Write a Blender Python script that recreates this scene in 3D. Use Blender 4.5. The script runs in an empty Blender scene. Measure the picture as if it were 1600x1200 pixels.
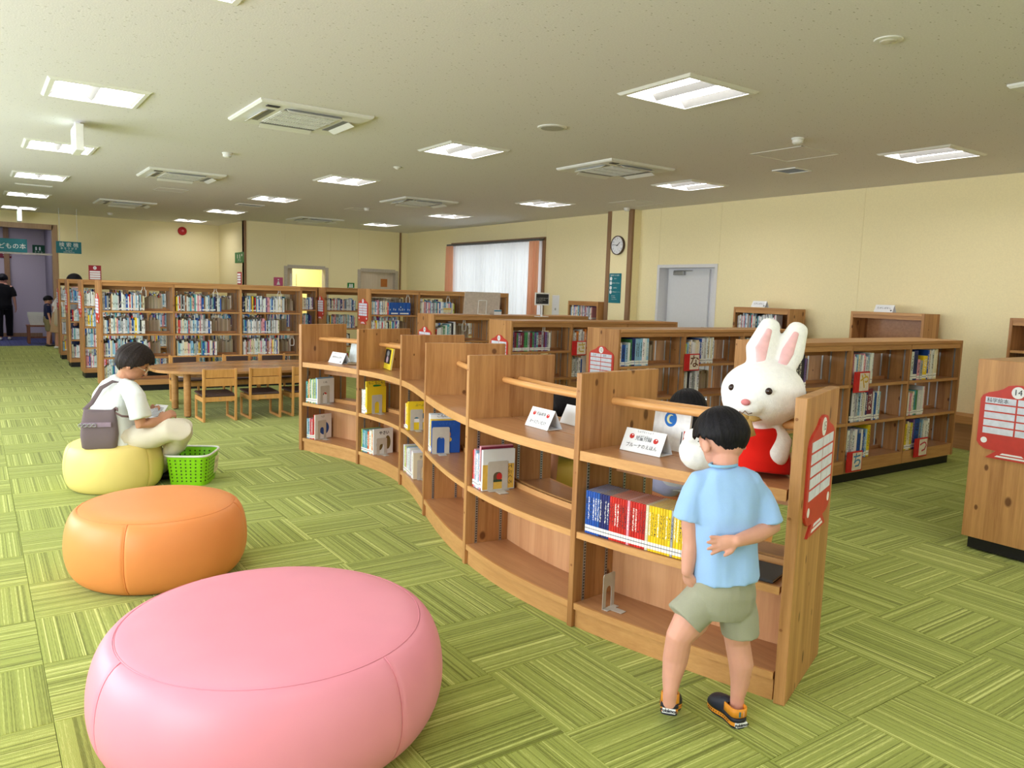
import bpy, bmesh, math, random
from mathutils import Vector, Matrix
PI = math.pi
scene = bpy.context.scene
COL = scene.collection
RND = random.Random(7)

# ------------------------------------------------------------------ camera
CAM_H = 1.55
FPX, YAW, PITCH, ROLL = 1207.27, .6095, .1161, .0324
_f = Vector((math.sin(YAW)*math.cos(PITCH), math.cos(YAW)*math.cos(PITCH), -math.sin(PITCH)))
_r0 = Vector((math.cos(YAW), -math.sin(YAW), 0)); _u0 = _r0.cross(_f)
_r = math.cos(ROLL)*_r0 + math.sin(ROLL)*_u0
_u = -math.sin(ROLL)*_r0 + math.cos(ROLL)*_u0
CAMP = Vector((0, 0, CAM_H))
cam = bpy.data.cameras.new('camera')
cam.sensor_fit = 'HORIZONTAL'; cam.sensor_width = 36; cam.lens = FPX/1600*36
cam.clip_start = .05; cam.clip_end = 200
cam_o = bpy.data.objects.new('camera', cam); COL.objects.link(cam_o)
m = Matrix((_r, _u, -_f)).transposed().to_4x4(); m.translation = CAMP
cam_o.matrix_world = m
scene.camera = cam_o
def ray(x, y): return _f + _r*((x-800)/FPX) - _u*((y-600)/FPX)
def P(x, y, d): return CAMP + ray(x, y)*d
def OZ(x, y, z):
    d = ray(x, y); return CAMP + d*((z-CAM_H)/d.z)
def OY(x, y, Y):
    d = ray(x, y); return CAMP + d*(Y/d.y)
def OX(x, y, X):
    d = ray(x, y); return CAMP + d*(X/d.x)

# ------------------------------------------------------------------ light
world = bpy.data.worlds.new('daylight'); scene.world = world; world.use_nodes = True
bg = world.node_tree.nodes['Background']
bg.inputs[0].default_value = (.86, .93, 1, 1); bg.inputs[1].default_value = 1.6
LAMP_E = 15.0
WINDOW_W = 92.0
def area(name, loc, rot, sx, sy, watt, col=(1, 1, 1)):
    l = bpy.data.lights.new(name, 'AREA'); l.shape = 'RECTANGLE'; l.size = sx; l.size_y = sy
    l.energy = watt; l.color = col
    o = bpy.data.objects.new(name, l); COL.objects.link(o); o.location = loc; o.rotation_euler = rot
    return o
LWX = -2.6           # wall with the daylight windows, left of the camera
for i in range(4):   # daylight through the four windows of the left wall
    area('window_daylight', (LWX+.02, 1.2+i*3.4, 1.55), (0, -PI/2, 0), 2.1, 2.4, WINDOW_W, (.90, .95, 1))
for i in range(2):   # fill daylight added behind the camera, as from two unseen assumed windows
    area('window_daylight', (1.2+i*4.2, -2.98, 1.6), (PI/2, 0, PI), 2.6, 1.9, WINDOW_W*1.0, (.92, .95, 1))
scene.view_settings.view_transform = 'Standard'
scene.view_settings.look = 'None'
scene.view_settings.use_curve_mapping = False
scene.view_settings.exposure = 0.3
scene.view_settings.gamma = 1
scene.cycles.max_bounces = 6; scene.cycles.diffuse_bounces = 4; scene.cycles.glossy_bounces = 3
scene.cycles.transmission_bounces = 4; scene.cycles.caustics_reflective = False; scene.cycles.caustics_refractive = False
scene.cycles.sample_clamp_indirect = 6

# ------------------------------------------------------------------ materials
def S(r, g, b):
    def c(v):
        v /= 255
        return v/12.92 if v <= .04045 else ((v+.055)/1.055)**2.4
    return (c(r), c(g), c(b), 1)
class NT:
    def __init__(s, name):
        s.m = bpy.data.materials.new(name); s.m.use_nodes = True
        s.n = s.m.node_tree.nodes; s.l = s.m.node_tree.links
        s.b = s.n['Principled BSDF']; s.out = s.n['Material Output']
    def add(s, t, **kw):
        n = s.n.new(t)
        for k, v in kw.items():
            if k.startswith('i_'):
                k = k[2:]; n.inputs[int(k) if k.isdigit() else k].default_value = v
            else: setattr(n, k, v)
        return n
    def link(s, a, b): s.l.new(a, b)
    def math(s, op, a, b=None, c=None):
        n = s.n.new('ShaderNodeMath'); n.operation = op
        for i, v in enumerate((a, b, c)):
            if v is None: continue
            if isinstance(v, (int, float)): n.inputs[i].default_value = v
            else: s.l.new(v, n.inputs[i])
        return n.outputs[0]
    def mix(s, f, a, b, mode='MIX'):
        n = s.n.new('ShaderNodeMix'); n.data_type = 'RGBA'; n.blend_type = mode
        for i, v in ((0, f), (6, a), (7, b)):
            if isinstance(v, (int, float)) or isinstance(v, tuple): n.inputs[i].default_value = v
            else: s.l.new(v, n.inputs[i])
        return n.outputs[2]
    def ramp(s, f, stops, interp='LINEAR'):
        n = s.n.new('ShaderNodeValToRGB'); n.color_ramp.interpolation = interp
        e = n.color_ramp.elements
        while len(e) < len(stops): e.new(.5)
        for k, (p, c) in enumerate(stops):
            e[k].position = p; e[k].color = c if isinstance(c, tuple) else (c, c, c, 1)
        s.l.new(f, n.inputs[0]); return n.outputs[0]
    def coords(s, out='Object', scale=(1, 1, 1)):
        t = s.n.new('ShaderNodeTexCoord'); mp = s.n.new('ShaderNodeMapping'); mp.inputs['Scale'].default_value = scale
        s.l.new(t.outputs[out], mp.inputs[0]); return mp.outputs[0]
    def noise(s, vec, scale, detail=3, rough=.5):
        n = s.n.new('ShaderNodeTexNoise'); n.inputs['Scale'].default_value = scale; n.inputs['Detail'].default_value = detail
        n.inputs['Roughness'].default_value = rough; s.l.new(vec, n.inputs['Vector']); return n.outputs[0]
    def bump(s, h, strength=.2, dist=.01):
        n = s.n.new('ShaderNodeBump'); n.inputs['Strength'].default_value = strength; n.inputs['Distance'].default_value = dist
        s.l.new(h, n.inputs['Height']); s.l.new(n.outputs[0], s.b.inputs['Normal'])
    def color(s, c):
        if isinstance(c, tuple): s.b.inputs['Base Color'].default_value = c
        else: s.l.new(c, s.b.inputs['Base Color'])
    def set(s, rough=.5, spec=.5, metal=0, **kw):
        s.b.inputs['Roughness'].default_value = rough; s.b.inputs['Specular IOR Level'].default_value = spec
        s.b.inputs['Metallic'].default_value = metal
        for k, v in kw.items(): s.b.inputs[k.replace('_', ' ')].default_value = v
        return s.m
MATS = {}
def plain(name, c, rough=.5, spec=.4, metal=0, var=.04, scale=30, bump=0, **kw):
    if name in MATS: return MATS[name]
    t = NT(name); v = t.noise(t.coords(), scale, 3)
    dk = tuple(x*(1-var*3) for x in c[:3])+(1,); lt = tuple(min(1, x*(1+var*3)) for x in c[:3])+(1,)
    t.color(t.ramp(v, [(.25, dk), (.75, lt)]))
    if bump: t.bump(v, bump, .004)
    MATS[name] = t.set(rough, spec, metal, **kw); return MATS[name]
def emit(name, c, e):
    t = NT(name); t.color((.8, .8, .8, 1)); t.b.inputs['Emission Color'].default_value = c; t.b.inputs['Emission Strength'].default_value = e
    return t.set(.6)

def wood(name, c1, c2, axis='Z', strip=.085, knots=True, rough=.42, strips=True):
    """laminated softwood: strips glued side by side, long grain along one axis, dark knots"""
    t = NT(name)
    tc = t.n.new('ShaderNodeTexCoord'); geo = t.n.new('ShaderNodeObjectInfo')
    add = t.add('ShaderNodeVectorMath', operation='ADD')
    off = t.add('ShaderNodeVectorMath', operation='SCALE'); off.inputs[0].default_value = (3.7, 5.1, 2.3)
    t.link(geo.outputs['Random'], off.inputs['Scale'])
    t.link(tc.outputs['Object'], add.inputs[0]); t.link(off.outputs[0], add.inputs[1])
    sep = t.n.new('ShaderNodeSeparateXYZ'); t.link(add.outputs[0], sep.inputs[0])
    if axis == 'Z': across = t.math('ADD', sep.outputs[0], sep.outputs[1]); sc = (14, 14, .9)
    elif axis == 'X': across = t.math('ADD', sep.outputs[1], sep.outputs[2]); sc = (.9, 14, 14)
    else: across = t.math('ADD', sep.outputs[0], sep.outputs[2]); sc = (14, .9, 14)
    sid = t.math('FLOOR', t.math('DIVIDE', across, strip))
    wn = t.add('ShaderNodeTexWhiteNoise', noise_dimensions='1D'); t.link(sid, wn.inputs['W'])
    mp = t.add('ShaderNodeMapping'); mp.inputs['Scale'].default_value = sc
    t.link(add.outputs[0], mp.inputs[0])
    sh = t.add('ShaderNodeVectorMath', operation='ADD'); t.link(mp.outputs[0], sh.inputs[0])
    sv = t.add('ShaderNodeVectorMath', operation='SCALE'); sv.inputs[0].default_value = (9, 9, 9)
    t.link(wn.outputs[0], sv.inputs['Scale']); t.link(sv.outputs[0], sh.inputs[1])
    g = t.noise(sh.outputs[0] if strips else mp.outputs[0], 2.2, 4, .6)
    fine = t.noise(mp.outputs[0], 9, 3, .6)
    fac = t.math('ADD', t.math('MULTIPLY', g, .75), t.math('MULTIPLY', fine, .3))
    if strips: fac = t.math('ADD', fac, t.math('MULTIPLY', t.math('SUBTRACT', wn.outputs[0], .5), .34))
    c = t.ramp(fac, [(.25, c1), (.78, c2)])
    if knots:
        kv = t.n.new('ShaderNodeCombineXYZ'); t.link(across, kv.inputs[0]); t.link(t.math('MULTIPLY', sep.outputs[{'Z': 2, 'X': 0, 'Y': 1}[axis]], .62), kv.inputs[1])
        vo = t.add('ShaderNodeTexVoronoi', voronoi_dimensions='2D'); vo.inputs['Scale'].default_value = 6.5; vo.inputs['Randomness'].default_value = 1
        t.link(kv.outputs[0], vo.inputs['Vector'])
        csep = t.n.new('ShaderNodeSeparateColor'); t.link(vo.outputs['Color'], csep.inputs[0])
        keep = t.math('GREATER_THAN', csep.outputs[0], .45)
        rad = t.math('MULTIPLY', t.math('POWER', csep.outputs[1], 2.5), .13)
        k = t.math('SUBTRACT', 1, t.math('SMOOTH_MIN', t.math('DIVIDE', vo.outputs['Distance'], t.math('ADD', rad, .045)), 1, .2))
        k = t.math('MULTIPLY', t.math('MAXIMUM', k, 0), keep)
        c = t.mix(t.ramp(k, [(.05, 0.0), (.45, .85)]), c, S(92, 52, 26))
    t.color(c); t.bump(fac, .08, .002)
    MATS[name] = t.set(rough, .35); return MATS[name]
WC1, WC2 = S(152, 102, 58), S(202, 152, 98)
PINE_Z = wood('pine_upright', WC1, WC2, 'Z')
PINE_X = wood('pine_along', S(165, 114, 68), S(205, 156, 102), 'X', strip=.3, knots=False)
PINE_Y = wood('pine_across', S(165, 110, 60), S(205, 152, 92), 'Y', strip=.3, knots=False)
BOARD = wood('beech_shelf', S(164, 114, 76), S(194, 144, 100), 'Y', strip=.5, knots=False, rough=.33, strips=False)
EDGE = wood('beech_edge', S(192, 140, 86), S(220, 170, 112), 'Y', strip=.5, knots=False, rough=.4, strips=False)
BACKP = wood('back_panel', S(196, 142, 100), S(220, 170, 126), 'Z', strip=.06, knots=False, rough=.45)
ROUNDW = wood('turned_rod', S(204, 146, 86), S(226, 172, 112), 'Y', strip=.5, knots=False, rough=.35, strips=False)
CHAIRW = wood('chair_wood', S(190, 134, 70), S(222, 168, 104), 'Z', strip=.4, knots=False, rough=.4, strips=False)
TABLEW = wood('table_veneer', S(164, 116, 74), S(196, 148, 100), 'X', strip=.25, knots=False, rough=.22)
DARKW = wood('dark_trim', S(128, 98, 72), S(160, 126, 96), 'Z', strip=.4, knots=False, rough=.5, strips=False)
STOOLW = wood('red_brown_wood', S(112, 64, 46), S(146, 90, 66), 'Z', strip=.3, knots=False, strips=False)
WALLM = plain('yellow_wallpaper', S(246, 234, 190), .75, .2, var=.012, scale=60, bump=.05)
WALLG = plain('lavender_wall', S(186, 176, 190), .7, .2, var=.012, scale=60)
WHITE = plain('white_enamel', S(236, 236, 234), .4, .4, var=.01)
REFL = plain('matt_reflector', S(132, 132, 130), .5, .4, var=.01)
CEILW = plain('fixture_white', S(226, 226, 222), .5, .4, var=.01)
METAL = plain('galvanized_steel', S(168, 170, 172), .4, .5, .8, var=.03)
GREYM = plain('grey_enamel', S(196, 192, 184), .42, .45, var=.015)
BLACK = plain('black_plastic', S(22, 22, 24), .5, .4, var=.05)
PAPER = plain('white_paper', S(238, 241, 246), .6, .3, var=.006)
PAGES = plain('book_pages', S(226, 218, 200), .8, .2, var=.06, scale=260)
INK = plain('dark_ink', S(40, 44, 60), .6, .3, var=.03)
WINK = plain('white_ink', S(240, 244, 246), .6, .3, var=.005)
REDS = plain('red_sign', S(198, 62, 52), .45, .4, var=.02)
TEAL = plain('teal_sign', S(22, 116, 132), .45, .4, var=.02)
GREEN = plain('green_sign', S(18, 122, 58), .45, .4, var=.02)
PINKS = plain('pink_sign', S(196, 84, 130), .45, .4, var=.02)
BROWNF = plain('brown_vinyl', S(70, 52, 50), .5, .4, var=.04)
def cmat(name, r, g, b, rough=.55, **kw): return plain(name, S(r, g, b), rough, .35, **kw)

def ceiling_mat():
    t = NT('rock_wool_tiles'); v = t.coords()
    m1 = t.add('ShaderNodeMapping'); m1.inputs['Scale'].default_value = (1, 1.9, 1); m1.inputs['Rotation'].default_value = (0, 0, .5); t.link(v, m1.inputs[0])
    vo = t.add('ShaderNodeTexVoronoi'); vo.inputs['Scale'].default_value = 26; t.link(m1.outputs[0], vo.inputs['Vector'])
    sp = t.n.new('ShaderNodeSeparateColor'); t.link(vo.outputs['Color'], sp.inputs[0])
    pit = t.math('MULTIPLY', t.math('LESS_THAN', vo.outputs['Distance'], t.math('MULTIPLY', sp.outputs[1], .22)), t.math('GREATER_THAN', sp.outputs[0], .35))
    n = t.noise(v, 90, 3)
    base = t.ramp(n, [(.3, S(220, 217, 219)), (.7, S(229, 226, 228))])
    t.color(t.mix(t.math('MULTIPLY', pit, .7), base, S(140, 134, 122)))
    t.bump(t.math('SUBTRACT', n, t.math('MULTIPLY', pit, 2)), .25, .004)
    return t.set(.85, .15)
CEILM = ceiling_mat()

def carpet_mat(name, dark, mid, light):
    """tufted stripe tile: rows of pile run along local Y; every tile draws its own row sequence"""
    t = NT(name); tc = t.n.new('ShaderNodeTexCoord'); oi = t.n.new('ShaderNodeObjectInfo')
    sp = t.n.new('ShaderNodeSeparateXYZ'); t.link(tc.outputs['Object'], sp.inputs[0])
    x = t.math('ADD', sp.outputs[0], t.math('MULTIPLY', oi.outputs['Random'], 37.0))
    def row(w, seed):
        f = t.math('FLOOR', t.math('ADD', t.math('DIVIDE', x, w), seed))
        n = t.add('ShaderNodeTexWhiteNoise', noise_dimensions='1D'); t.link(f, n.inputs['W']); return n.outputs[0]
    a = row(.0048, 11.3); b = row(.017, 4.7); c3 = row(.0096, 71.1)
    cv = t.n.new('ShaderNodeCombineXYZ'); t.link(x, cv.inputs[0]); t.link(sp.outputs[1], cv.inputs[1])
    m1 = t.add('ShaderNodeMapping'); m1.inputs['Scale'].default_value = (260, 22, 1); t.link(cv.outputs[0], m1.inputs[0])
    yarn = t.noise(m1.outputs[0], 1.0, 2, .7)
    m2 = t.add('ShaderNodeMapping'); m2.inputs['Scale'].default_value = (320, 320, 1); t.link(cv.outputs[0], m2.inputs[0])
    tuft = t.noise(m2.outputs[0], 1.0, 1, .5)
    v = t.math('ADD', t.math('MULTIPLY', a, .46), t.math('MULTIPLY', b, .17))
    v = t.math('ADD', v, t.math('MULTIPLY', c3, .27))
    v = t.math('ADD', v, t.math('MULTIPLY', t.math('SUBTRACT', yarn, .5), .45))
    v = t.math('ADD', v, t.math('MULTIPLY', t.math('SUBTRACT', tuft, .5), .30))
    v = t.math('ADD', v, t.math('MULTIPLY', t.math('SUBTRACT', oi.outputs['Random'], .5), .04))
    t.color(t.ramp(v, [(.14, dark), (.45, mid), (.6, mid), (.8, light)]))
    h = t.math('ADD', t.math('MULTIPLY', v, 1.0), t.math('MULTIPLY', tuft, .5))
    t.bump(h, .8, .004)
    t.b.inputs['Sheen Weight'].default_value = .15
    return t.set(.95, .1)
CARPET = carpet_mat('green_carpet', S(114, 124, 42), S(163, 175, 82), S(214, 222, 134))
BLUECP = carpet_mat('blue_carpet', S(40, 46, 92), S(62, 70, 124), S(96, 104, 160))

def cover_mat():
    """cloth or paper cover in the object's own colour; the spine carries a title column and a shelf label"""
    t = NT('book_cover'); oi = t.n.new('ShaderNodeObjectInfo'); tc = t.n.new('ShaderNodeTexCoord')
    sp = t.n.new('ShaderNodeSeparateXYZ'); t.link(tc.outputs['Object'], sp.inputs[0])
    sn = t.n.new('ShaderNodeSeparateXYZ'); t.link(tc.outputs['Normal'], sn.inputs[0])
    spine = t.math('LESS_THAN', sn.outputs[1], -.6)
    x, z = sp.outputs[0], sp.outputs[2]
    cv = t.n.new('ShaderNodeCombineXYZ'); t.link(t.math('MULTIPLY', x, 5), cv.inputs[0]); t.link(t.math('MULTIPLY', z, 34), cv.inputs[1])
    t.link(t.math('MULTIPLY', oi.outputs['Random'], 50), cv.inputs[2])
    nz = t.noise(cv.outputs[0], 1.0, 1)
    def band(v, a, b): return t.math('MULTIPLY', t.math('GREATER_THAN', v, a), t.math('LESS_THAN', v, b))
    title = t.math('MULTIPLY', band(z, .34, .86), band(x, .22, .78))
    title = t.math('MULTIPLY', t.math('MULTIPLY', title, t.math('GREATER_THAN', nz, .52)), spine)
    label = t.math('MULTIPLY', band(z, .05, .2), spine)
    lines = t.math('MULTIPLY', label, t.math('LESS_THAN', t.math('ABSOLUTE', t.math('SUBTRACT', z, .125)), .008))
    inkc = t.mix(t.math('GREATER_THAN', oi.outputs['Random'], .45), S(240, 238, 232), S(36, 36, 48))
    c = t.mix(title, oi.outputs['Color'], inkc)
    c = t.mix(label, c, S(240, 240, 240)); c = t.mix(lines, c, S(90, 100, 120))
    t.color(c); return t.set(.38, .4)
COVER = cover_mat()
def tint_mat(name, rough=.5):
    t = NT(name); a = t.add('ShaderNodeAttribute', attribute_name='Col'); t.color(a.outputs['Color']); return t.set(rough, .35)
TINT = tint_mat('printed_colours')
def objcol(name, rough=.5):
    t = NT(name); oi = t.n.new('ShaderNodeObjectInfo'); t.color(oi.outputs['Color']); return t.set(rough, .35)
OBJC = objcol('dyed_surface')

# ------------------------------------------------------------------ mesh helpers
class MB:
    def __init__(s): s.v = []; s.f = []; s.c = []; s.cur = None
    def quad_box(s, o, ex, ey, ez):
        o, ex, ey, ez = Vector(o), Vector(ex), Vector(ey), Vector(ez); n = len(s.v)
        for k in (0, 1):
            for a, b in ((0, 0), (1, 0), (1, 1), (0, 1)): s.v.append(o+ex*a+ey*b+ez*k)
        fs = [(3, 2, 1, 0), (4, 5, 6, 7), (0, 1, 5, 4), (1, 2, 6, 5), (2, 3, 7, 6), (3, 0, 4, 7)]
        if ex.cross(ey).dot(ez) < 0: fs = [q[::-1] for q in fs]
        s.f += [tuple(n+i for i in q) for q in fs]; s.c += [s.cur]*6
        return s
    def box(s, x0, y0, z0, x1, y1, z1): return s.quad_box((x0, y0, z0), (x1-x0, 0, 0), (0, y1-y0, 0), (0, 0, z1-z0))
    def quad(s, *p):
        n = len(s.v); s.v += [Vector(q) for q in p]; s.f.append(tuple(range(n, n+len(p)))); s.c.append(s.cur); return s
    def prism(s, pts, h, fr=None):
        """polygon pts (2D) extruded by h along the frame's third axis; fr = (origin, ax, ay, az)"""
        o, ax, ay, az = fr if fr else (Vector((0, 0, 0)), Vector((1, 0, 0)), Vector((0, 1, 0)), Vector((0, 0, 1)))
        o, ax, ay, az = map(Vector, (o, ax, ay, az))
        n = len(s.v); k = len(pts)
        for e in (0, h): s.v += [o+ax*p[0]+ay*p[1]+az*e for p in pts]
        s.f.append(tuple(range(n+k-1, n-1, -1))); s.f.append(tuple(range(n+k, n+2*k)))
        for i in range(k): j = (i+1) % k; s.f.append((n+i, n+j, n+k+j, n+k+i))
        s.c += [s.cur]*(k+2); return s
    def ring(s, pts):
        n = len(s.v); s.v += [Vector(p) for p in pts]; return list(range(n, n+len(pts)))
    def bridge(s, a, b):
        k = len(a)
        for i in range(k): j = (i+1) % k; s.f.append((a[i], a[j], b[j], b[i])); s.c.append(s.cur)
    def cap(s, a, flip=False): s.f.append(tuple(a[::-1] if flip else a)); s.c.append(s.cur)
    def tube(s, pts, rad, n=12, side=None, caps='flat', sy=1.0):
        """tube through pts; rad a number or list of r or (rs, rd); side fixes the first cross-section axis"""
        pts = [Vector(p) for p in pts]; k = len(pts)
        if not isinstance(rad, (list, tuple)) : rad = [rad]*k
        rad = [(r, r*sy) if isinstance(r, (int, float)) else r for r in rad]
        if caps == 'round':
            t0 = (pts[0]-pts[1]).normalized(); t1 = (pts[-1]-pts[-2]).normalized()
            r0, r1 = rad[0], rad[-1]
            pre = [(pts[0]+t0*(min(r0)*math.sin(a)), (r0[0]*math.cos(a), r0[1]*math.cos(a))) for a in (1.35, .9, .45)]
            post = [(pts[-1]+t1*(min(r1)*math.sin(a)), (r1[0]*math.cos(a), r1[1]*math.cos(a))) for a in (.45, .9, 1.35)]
            pts = [p for p, _ in pre]+pts+[p for p, _ in post]; rad = [r for _, r in pre]+list(rad)+[r for _, r in post]; k = len(pts)
        prev = None; ref = Vector(side) if side is not None else None
        for i, p in enumerate(pts):
            t = (pts[min(i+1, k-1)]-pts[max(i-1, 0)]).normalized()
            if ref is None: ref = t.orthogonal()
            a = (ref-t*ref.dot(t))
            a = a.normalized() if a.length > 1e-6 else t.orthogonal().normalized()
            b = t.cross(a)
            if side is None: ref = a
            rg = s.ring([p+a*(rad[i][0]*math.cos(2*PI*q/n))+b*(rad[i][1]*math.sin(2*PI*q/n)) for q in range(n)])
            if prev is None: s.cap(rg, True)
            else: s.bridge(prev, rg)
            prev = rg
        s.cap(prev); return s
    def lathe(s, prof, n=32, o=(0, 0, 0), ax=(1, 0, 0), ay=(0, 1, 0), az=(0, 0, 1), sx=1, sy=1):
        o, ax, ay, az = map(Vector, (o, ax, ay, az)); prev = None
        for i, (r, z) in enumerate(prof):
            rg = s.ring([o+ax*(r*sx*math.cos(2*PI*q/n))+ay*(r*sy*math.sin(2*PI*q/n))+az*z for q in range(n)])
            if prev is None: s.cap(rg, True)
            else: s.bridge(prev, rg)
            prev = rg
        s.cap(prev); return s
    def ell(s, c, rx, ry, rz, ax=(1, 0, 0), ay=(0, 1, 0), az=(0, 0, 1), n=20, m=12):
        prof = [(math.sin(PI*(i+.04)/(m+.08)), -math.cos(PI*(i+.04)/(m+.08))) for i in range(m+1)]
        o, ax, ay, az = map(Vector, (c, ax, ay, az))
        return s.lathe([(r, z*rz) for r, z in prof], n, o, ax*rx, ay*ry, az)
def pydata(name, v, f, mat, smooth=False, cols=None):
    me = bpy.data.meshes.new(name); me.from_pydata([tuple(p) for p in v], [], f)
    if mat: me.materials.append(mat)
    if cols:
        at = me.color_attributes.new('Col', 'FLOAT_COLOR', 'CORNER')
        data = []
        for q, c in zip(f, cols): data += list(c)*len(q)
        at.data.foreach_set('color', data)
    if smooth: me.polygons.foreach_set('use_smooth', [True]*len(f))
    me.update(); return me
def link(name, me, parent=None):
    o = bpy.data.objects.new(name, me); COL.objects.link(o)
    if parent: o.parent = parent
    return o
def obj(name, mb, mat, parent=None, smooth=False, bevel=0, loc=None, rotz=None, angle=None):
    cols = [c or (1, 1, 1, 1) for c in mb.c] if any(mb.c) else None
    me = pydata(name, mb.v, mb.f, mat, smooth, cols)
    o = link(name, me, parent)
    if angle is not None:
        me.polygons.foreach_set('use_smooth', [True]*len(me.polygons)); me.set_sharp_from_angle(angle=angle)
    if bevel:
        b = o.modifiers.new('bevel', 'BEVEL'); b.width = bevel; b.segments = 2; b.limit_method = 'ANGLE'
    if loc: o.location = loc
    if rotz is not None: o.rotation_euler = (0, 0, rotz)
    return o
def tag(o, label, cat, group=None, kind=None):
    if label: o['label'] = label
    if cat: o['category'] = cat
    if group: o['group'] = group
    if kind: o['kind'] = kind
    return o
def thing(name, label, cat, loc=(0, 0, 0), rotz=0, group=None):
    o = link(name, None); o.location = loc; o.rotation_euler = (0, 0, rotz); o.empty_display_size = .1
    return tag(o, label, cat, group)
def struct(name, mb, mat, parent=None, **kw):
    o = obj(name, mb, mat, parent, **kw)
    if parent is None: o['kind'] = 'structure'
    return o
def kids(o): return [c for c in o.children]
def dup(root, loc, rotz=0, label=None, group=None):
    def cp(o, par):
        c = o.copy(); COL.objects.link(c); c.parent = par
        for k in kids(o): cp(k, c)
        return c
    r = cp(root, None); r.location = loc; r.rotation_euler = (0, 0, rotz)
    if label: r['label'] = label
    if group: r['group'] = group
    return r
def lettering(s, size, mat, parent, o, ax, ay, name='lettering', align='CENTER', sx=1.0, bold=0.0):
    """flat lettering: o is the anchor (middle of the line), ax reading direction, ay up"""
    cu = bpy.data.curves.new('text', 'FONT'); cu.body = s; cu.size = size; cu.align_x = align; cu.align_y = 'CENTER'; cu.offset = bold
    cu.resolution_u = 2
    t = bpy.data.objects.new('text', cu); me = bpy.data.meshes.new_from_object(t)
    bpy.data.objects.remove(t); bpy.data.curves.remove(cu)
    ax, ay = Vector(ax).normalized(), Vector(ay).normalized()
    mt = Matrix((ax*sx, ay, ax.cross(ay))).transposed().to_4x4(); mt.translation = Vector(o)
    me.transform(mt); me.materials.clear(); me.materials.append(mat)
    return link(name, me, parent)
_TS = None
def solid(name, mb, mat, parent=None, vox=.008, smooth=2, fn=None):
    """one continuous skin around overlapping tubes"""
    global _TS
    if _TS is None: _TS = bpy.data.scenes.new('work')
    me = pydata('tmp', mb.v, mb.f, None); o = bpy.data.objects.new('tmp', me); _TS.collection.objects.link(o)
    r = o.modifiers.new('r', 'REMESH'); r.mode = 'VOXEL'; r.voxel_size = vox
    if smooth:
        sm = o.modifiers.new('s', 'SMOOTH'); sm.iterations = smooth; sm.factor = .5
    vl = _TS.view_layers[0]; vl.update(); dg = vl.depsgraph
    if dg is None:
        with bpy.context.temp_override(scene=_TS, view_layer=vl): dg = bpy.context.evaluated_depsgraph_get()
    m2 = bpy.data.meshes.new_from_object(o.evaluated_get(dg))
    bpy.data.objects.remove(o); bpy.data.meshes.remove(me)
    m2.name = name; m2.materials.clear(); m2.materials.append(mat)
    if fn:
        co = [(v.co.copy(), v.normal.copy()) for v in m2.vertices]; flat = []
        for c, n in co: flat += fn(c, n)[:]
        m2.vertices.foreach_set('co', flat); m2.update()
    m2.polygons.foreach_set('use_smooth', [True]*len(m2.polygons))
    return link(name, m2, parent)
def lerp(a, b, t): return a+(b-a)*t
# ------------------------------------------------------------------ the setting
H = 3.0
RX, BY, FY, SX = 9.19, 20.3, 18.05, 5.1
def grid_wall(name, mat, ax, pos, thick, u0, u1, z1, holes=(), seams=(), parent=None):
    """wall in the plane ax = pos, growing away from the room by thick; holes (u0, u1, z0, z1); seams = vertical joints"""
    ub = sorted({u0, u1, *[h[0] for h in holes], *[h[1] for h in holes], *seams}); zb = sorted({0, z1, *[h[2] for h in holes], *[h[3] for h in holes]})
    mb = MB()
    for a, b in zip(ub, ub[1:]):
        for c, d in zip(zb, zb[1:]):
            um, zm = (a+b)/2, (c+d)/2
            if any(h[0] < um < h[1] and h[2] < zm < h[3] for h in holes): continue
            g0 = .002 if a in seams else 0; g1 = .002 if b in seams else 0
            s = 1 if thick > 0 else -1
            def bx(p0, p1, a, b):
                p0, p1 = sorted((p0, p1))
                if ax == 'x': mb.box(p0, a, c, p1, b, d)
                else: mb.box(a, p0, c, b, p1, d)
            bx(pos, pos+s*.004, a+g0, b-g1); bx(pos+s*.004, pos+thick, a, b)
    return struct(name, mb, mat, parent)
seam_r = [OX(1034, 322, RX).y, OX(1129, 316, RX).y, OX(854, 350, RX).y, 5.6, 3.2]
WIN = (12.19, 15.73, .75, 2.64)
DOOR = (7.875, 9.121, 0, 2.095)
grid_wall('wall_right', WALLM, 'x', RX, .25, -3, FY, H, [DOOR, WIN], seam_r)
seam_f = [OY(446, 352, FY).x, OY(516, 358, FY).x, OY(561, 362, FY).x]
D2, D3 = (6.03, 7.05, 0, 2.03), (7.87, 8.91, 0, 2.03)
grid_wall('wall_far', WALLM, 'y', FY, .2, SX, RX+.25, H, [D2, D3], seam_f)
mb = MB(); mb.box(SX, FY+.004, 0, SX+.15, BY, H); struct('wall_side', mb, WALLM)
DW = (-1.3, 1.52, 0, 2.66)
grid_wall('wall_back', WALLM, 'y', BY, .22, LWX, SX+.15, H, [DW])
grid_wall('wall_left', WALLM, 'x', LWX, -.2, -3, BY, H, [(.1+i*3.4, 2.3+i*3.4, .75, 2.6) for i in range(4)])
grid_wall('wall_front', WALLM, 'y', -3, -.2, LWX, RX+.25, H, [(-.1+i*4.2, 2.5+i*4.2, .75, 2.5) for i in range(2)])
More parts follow.
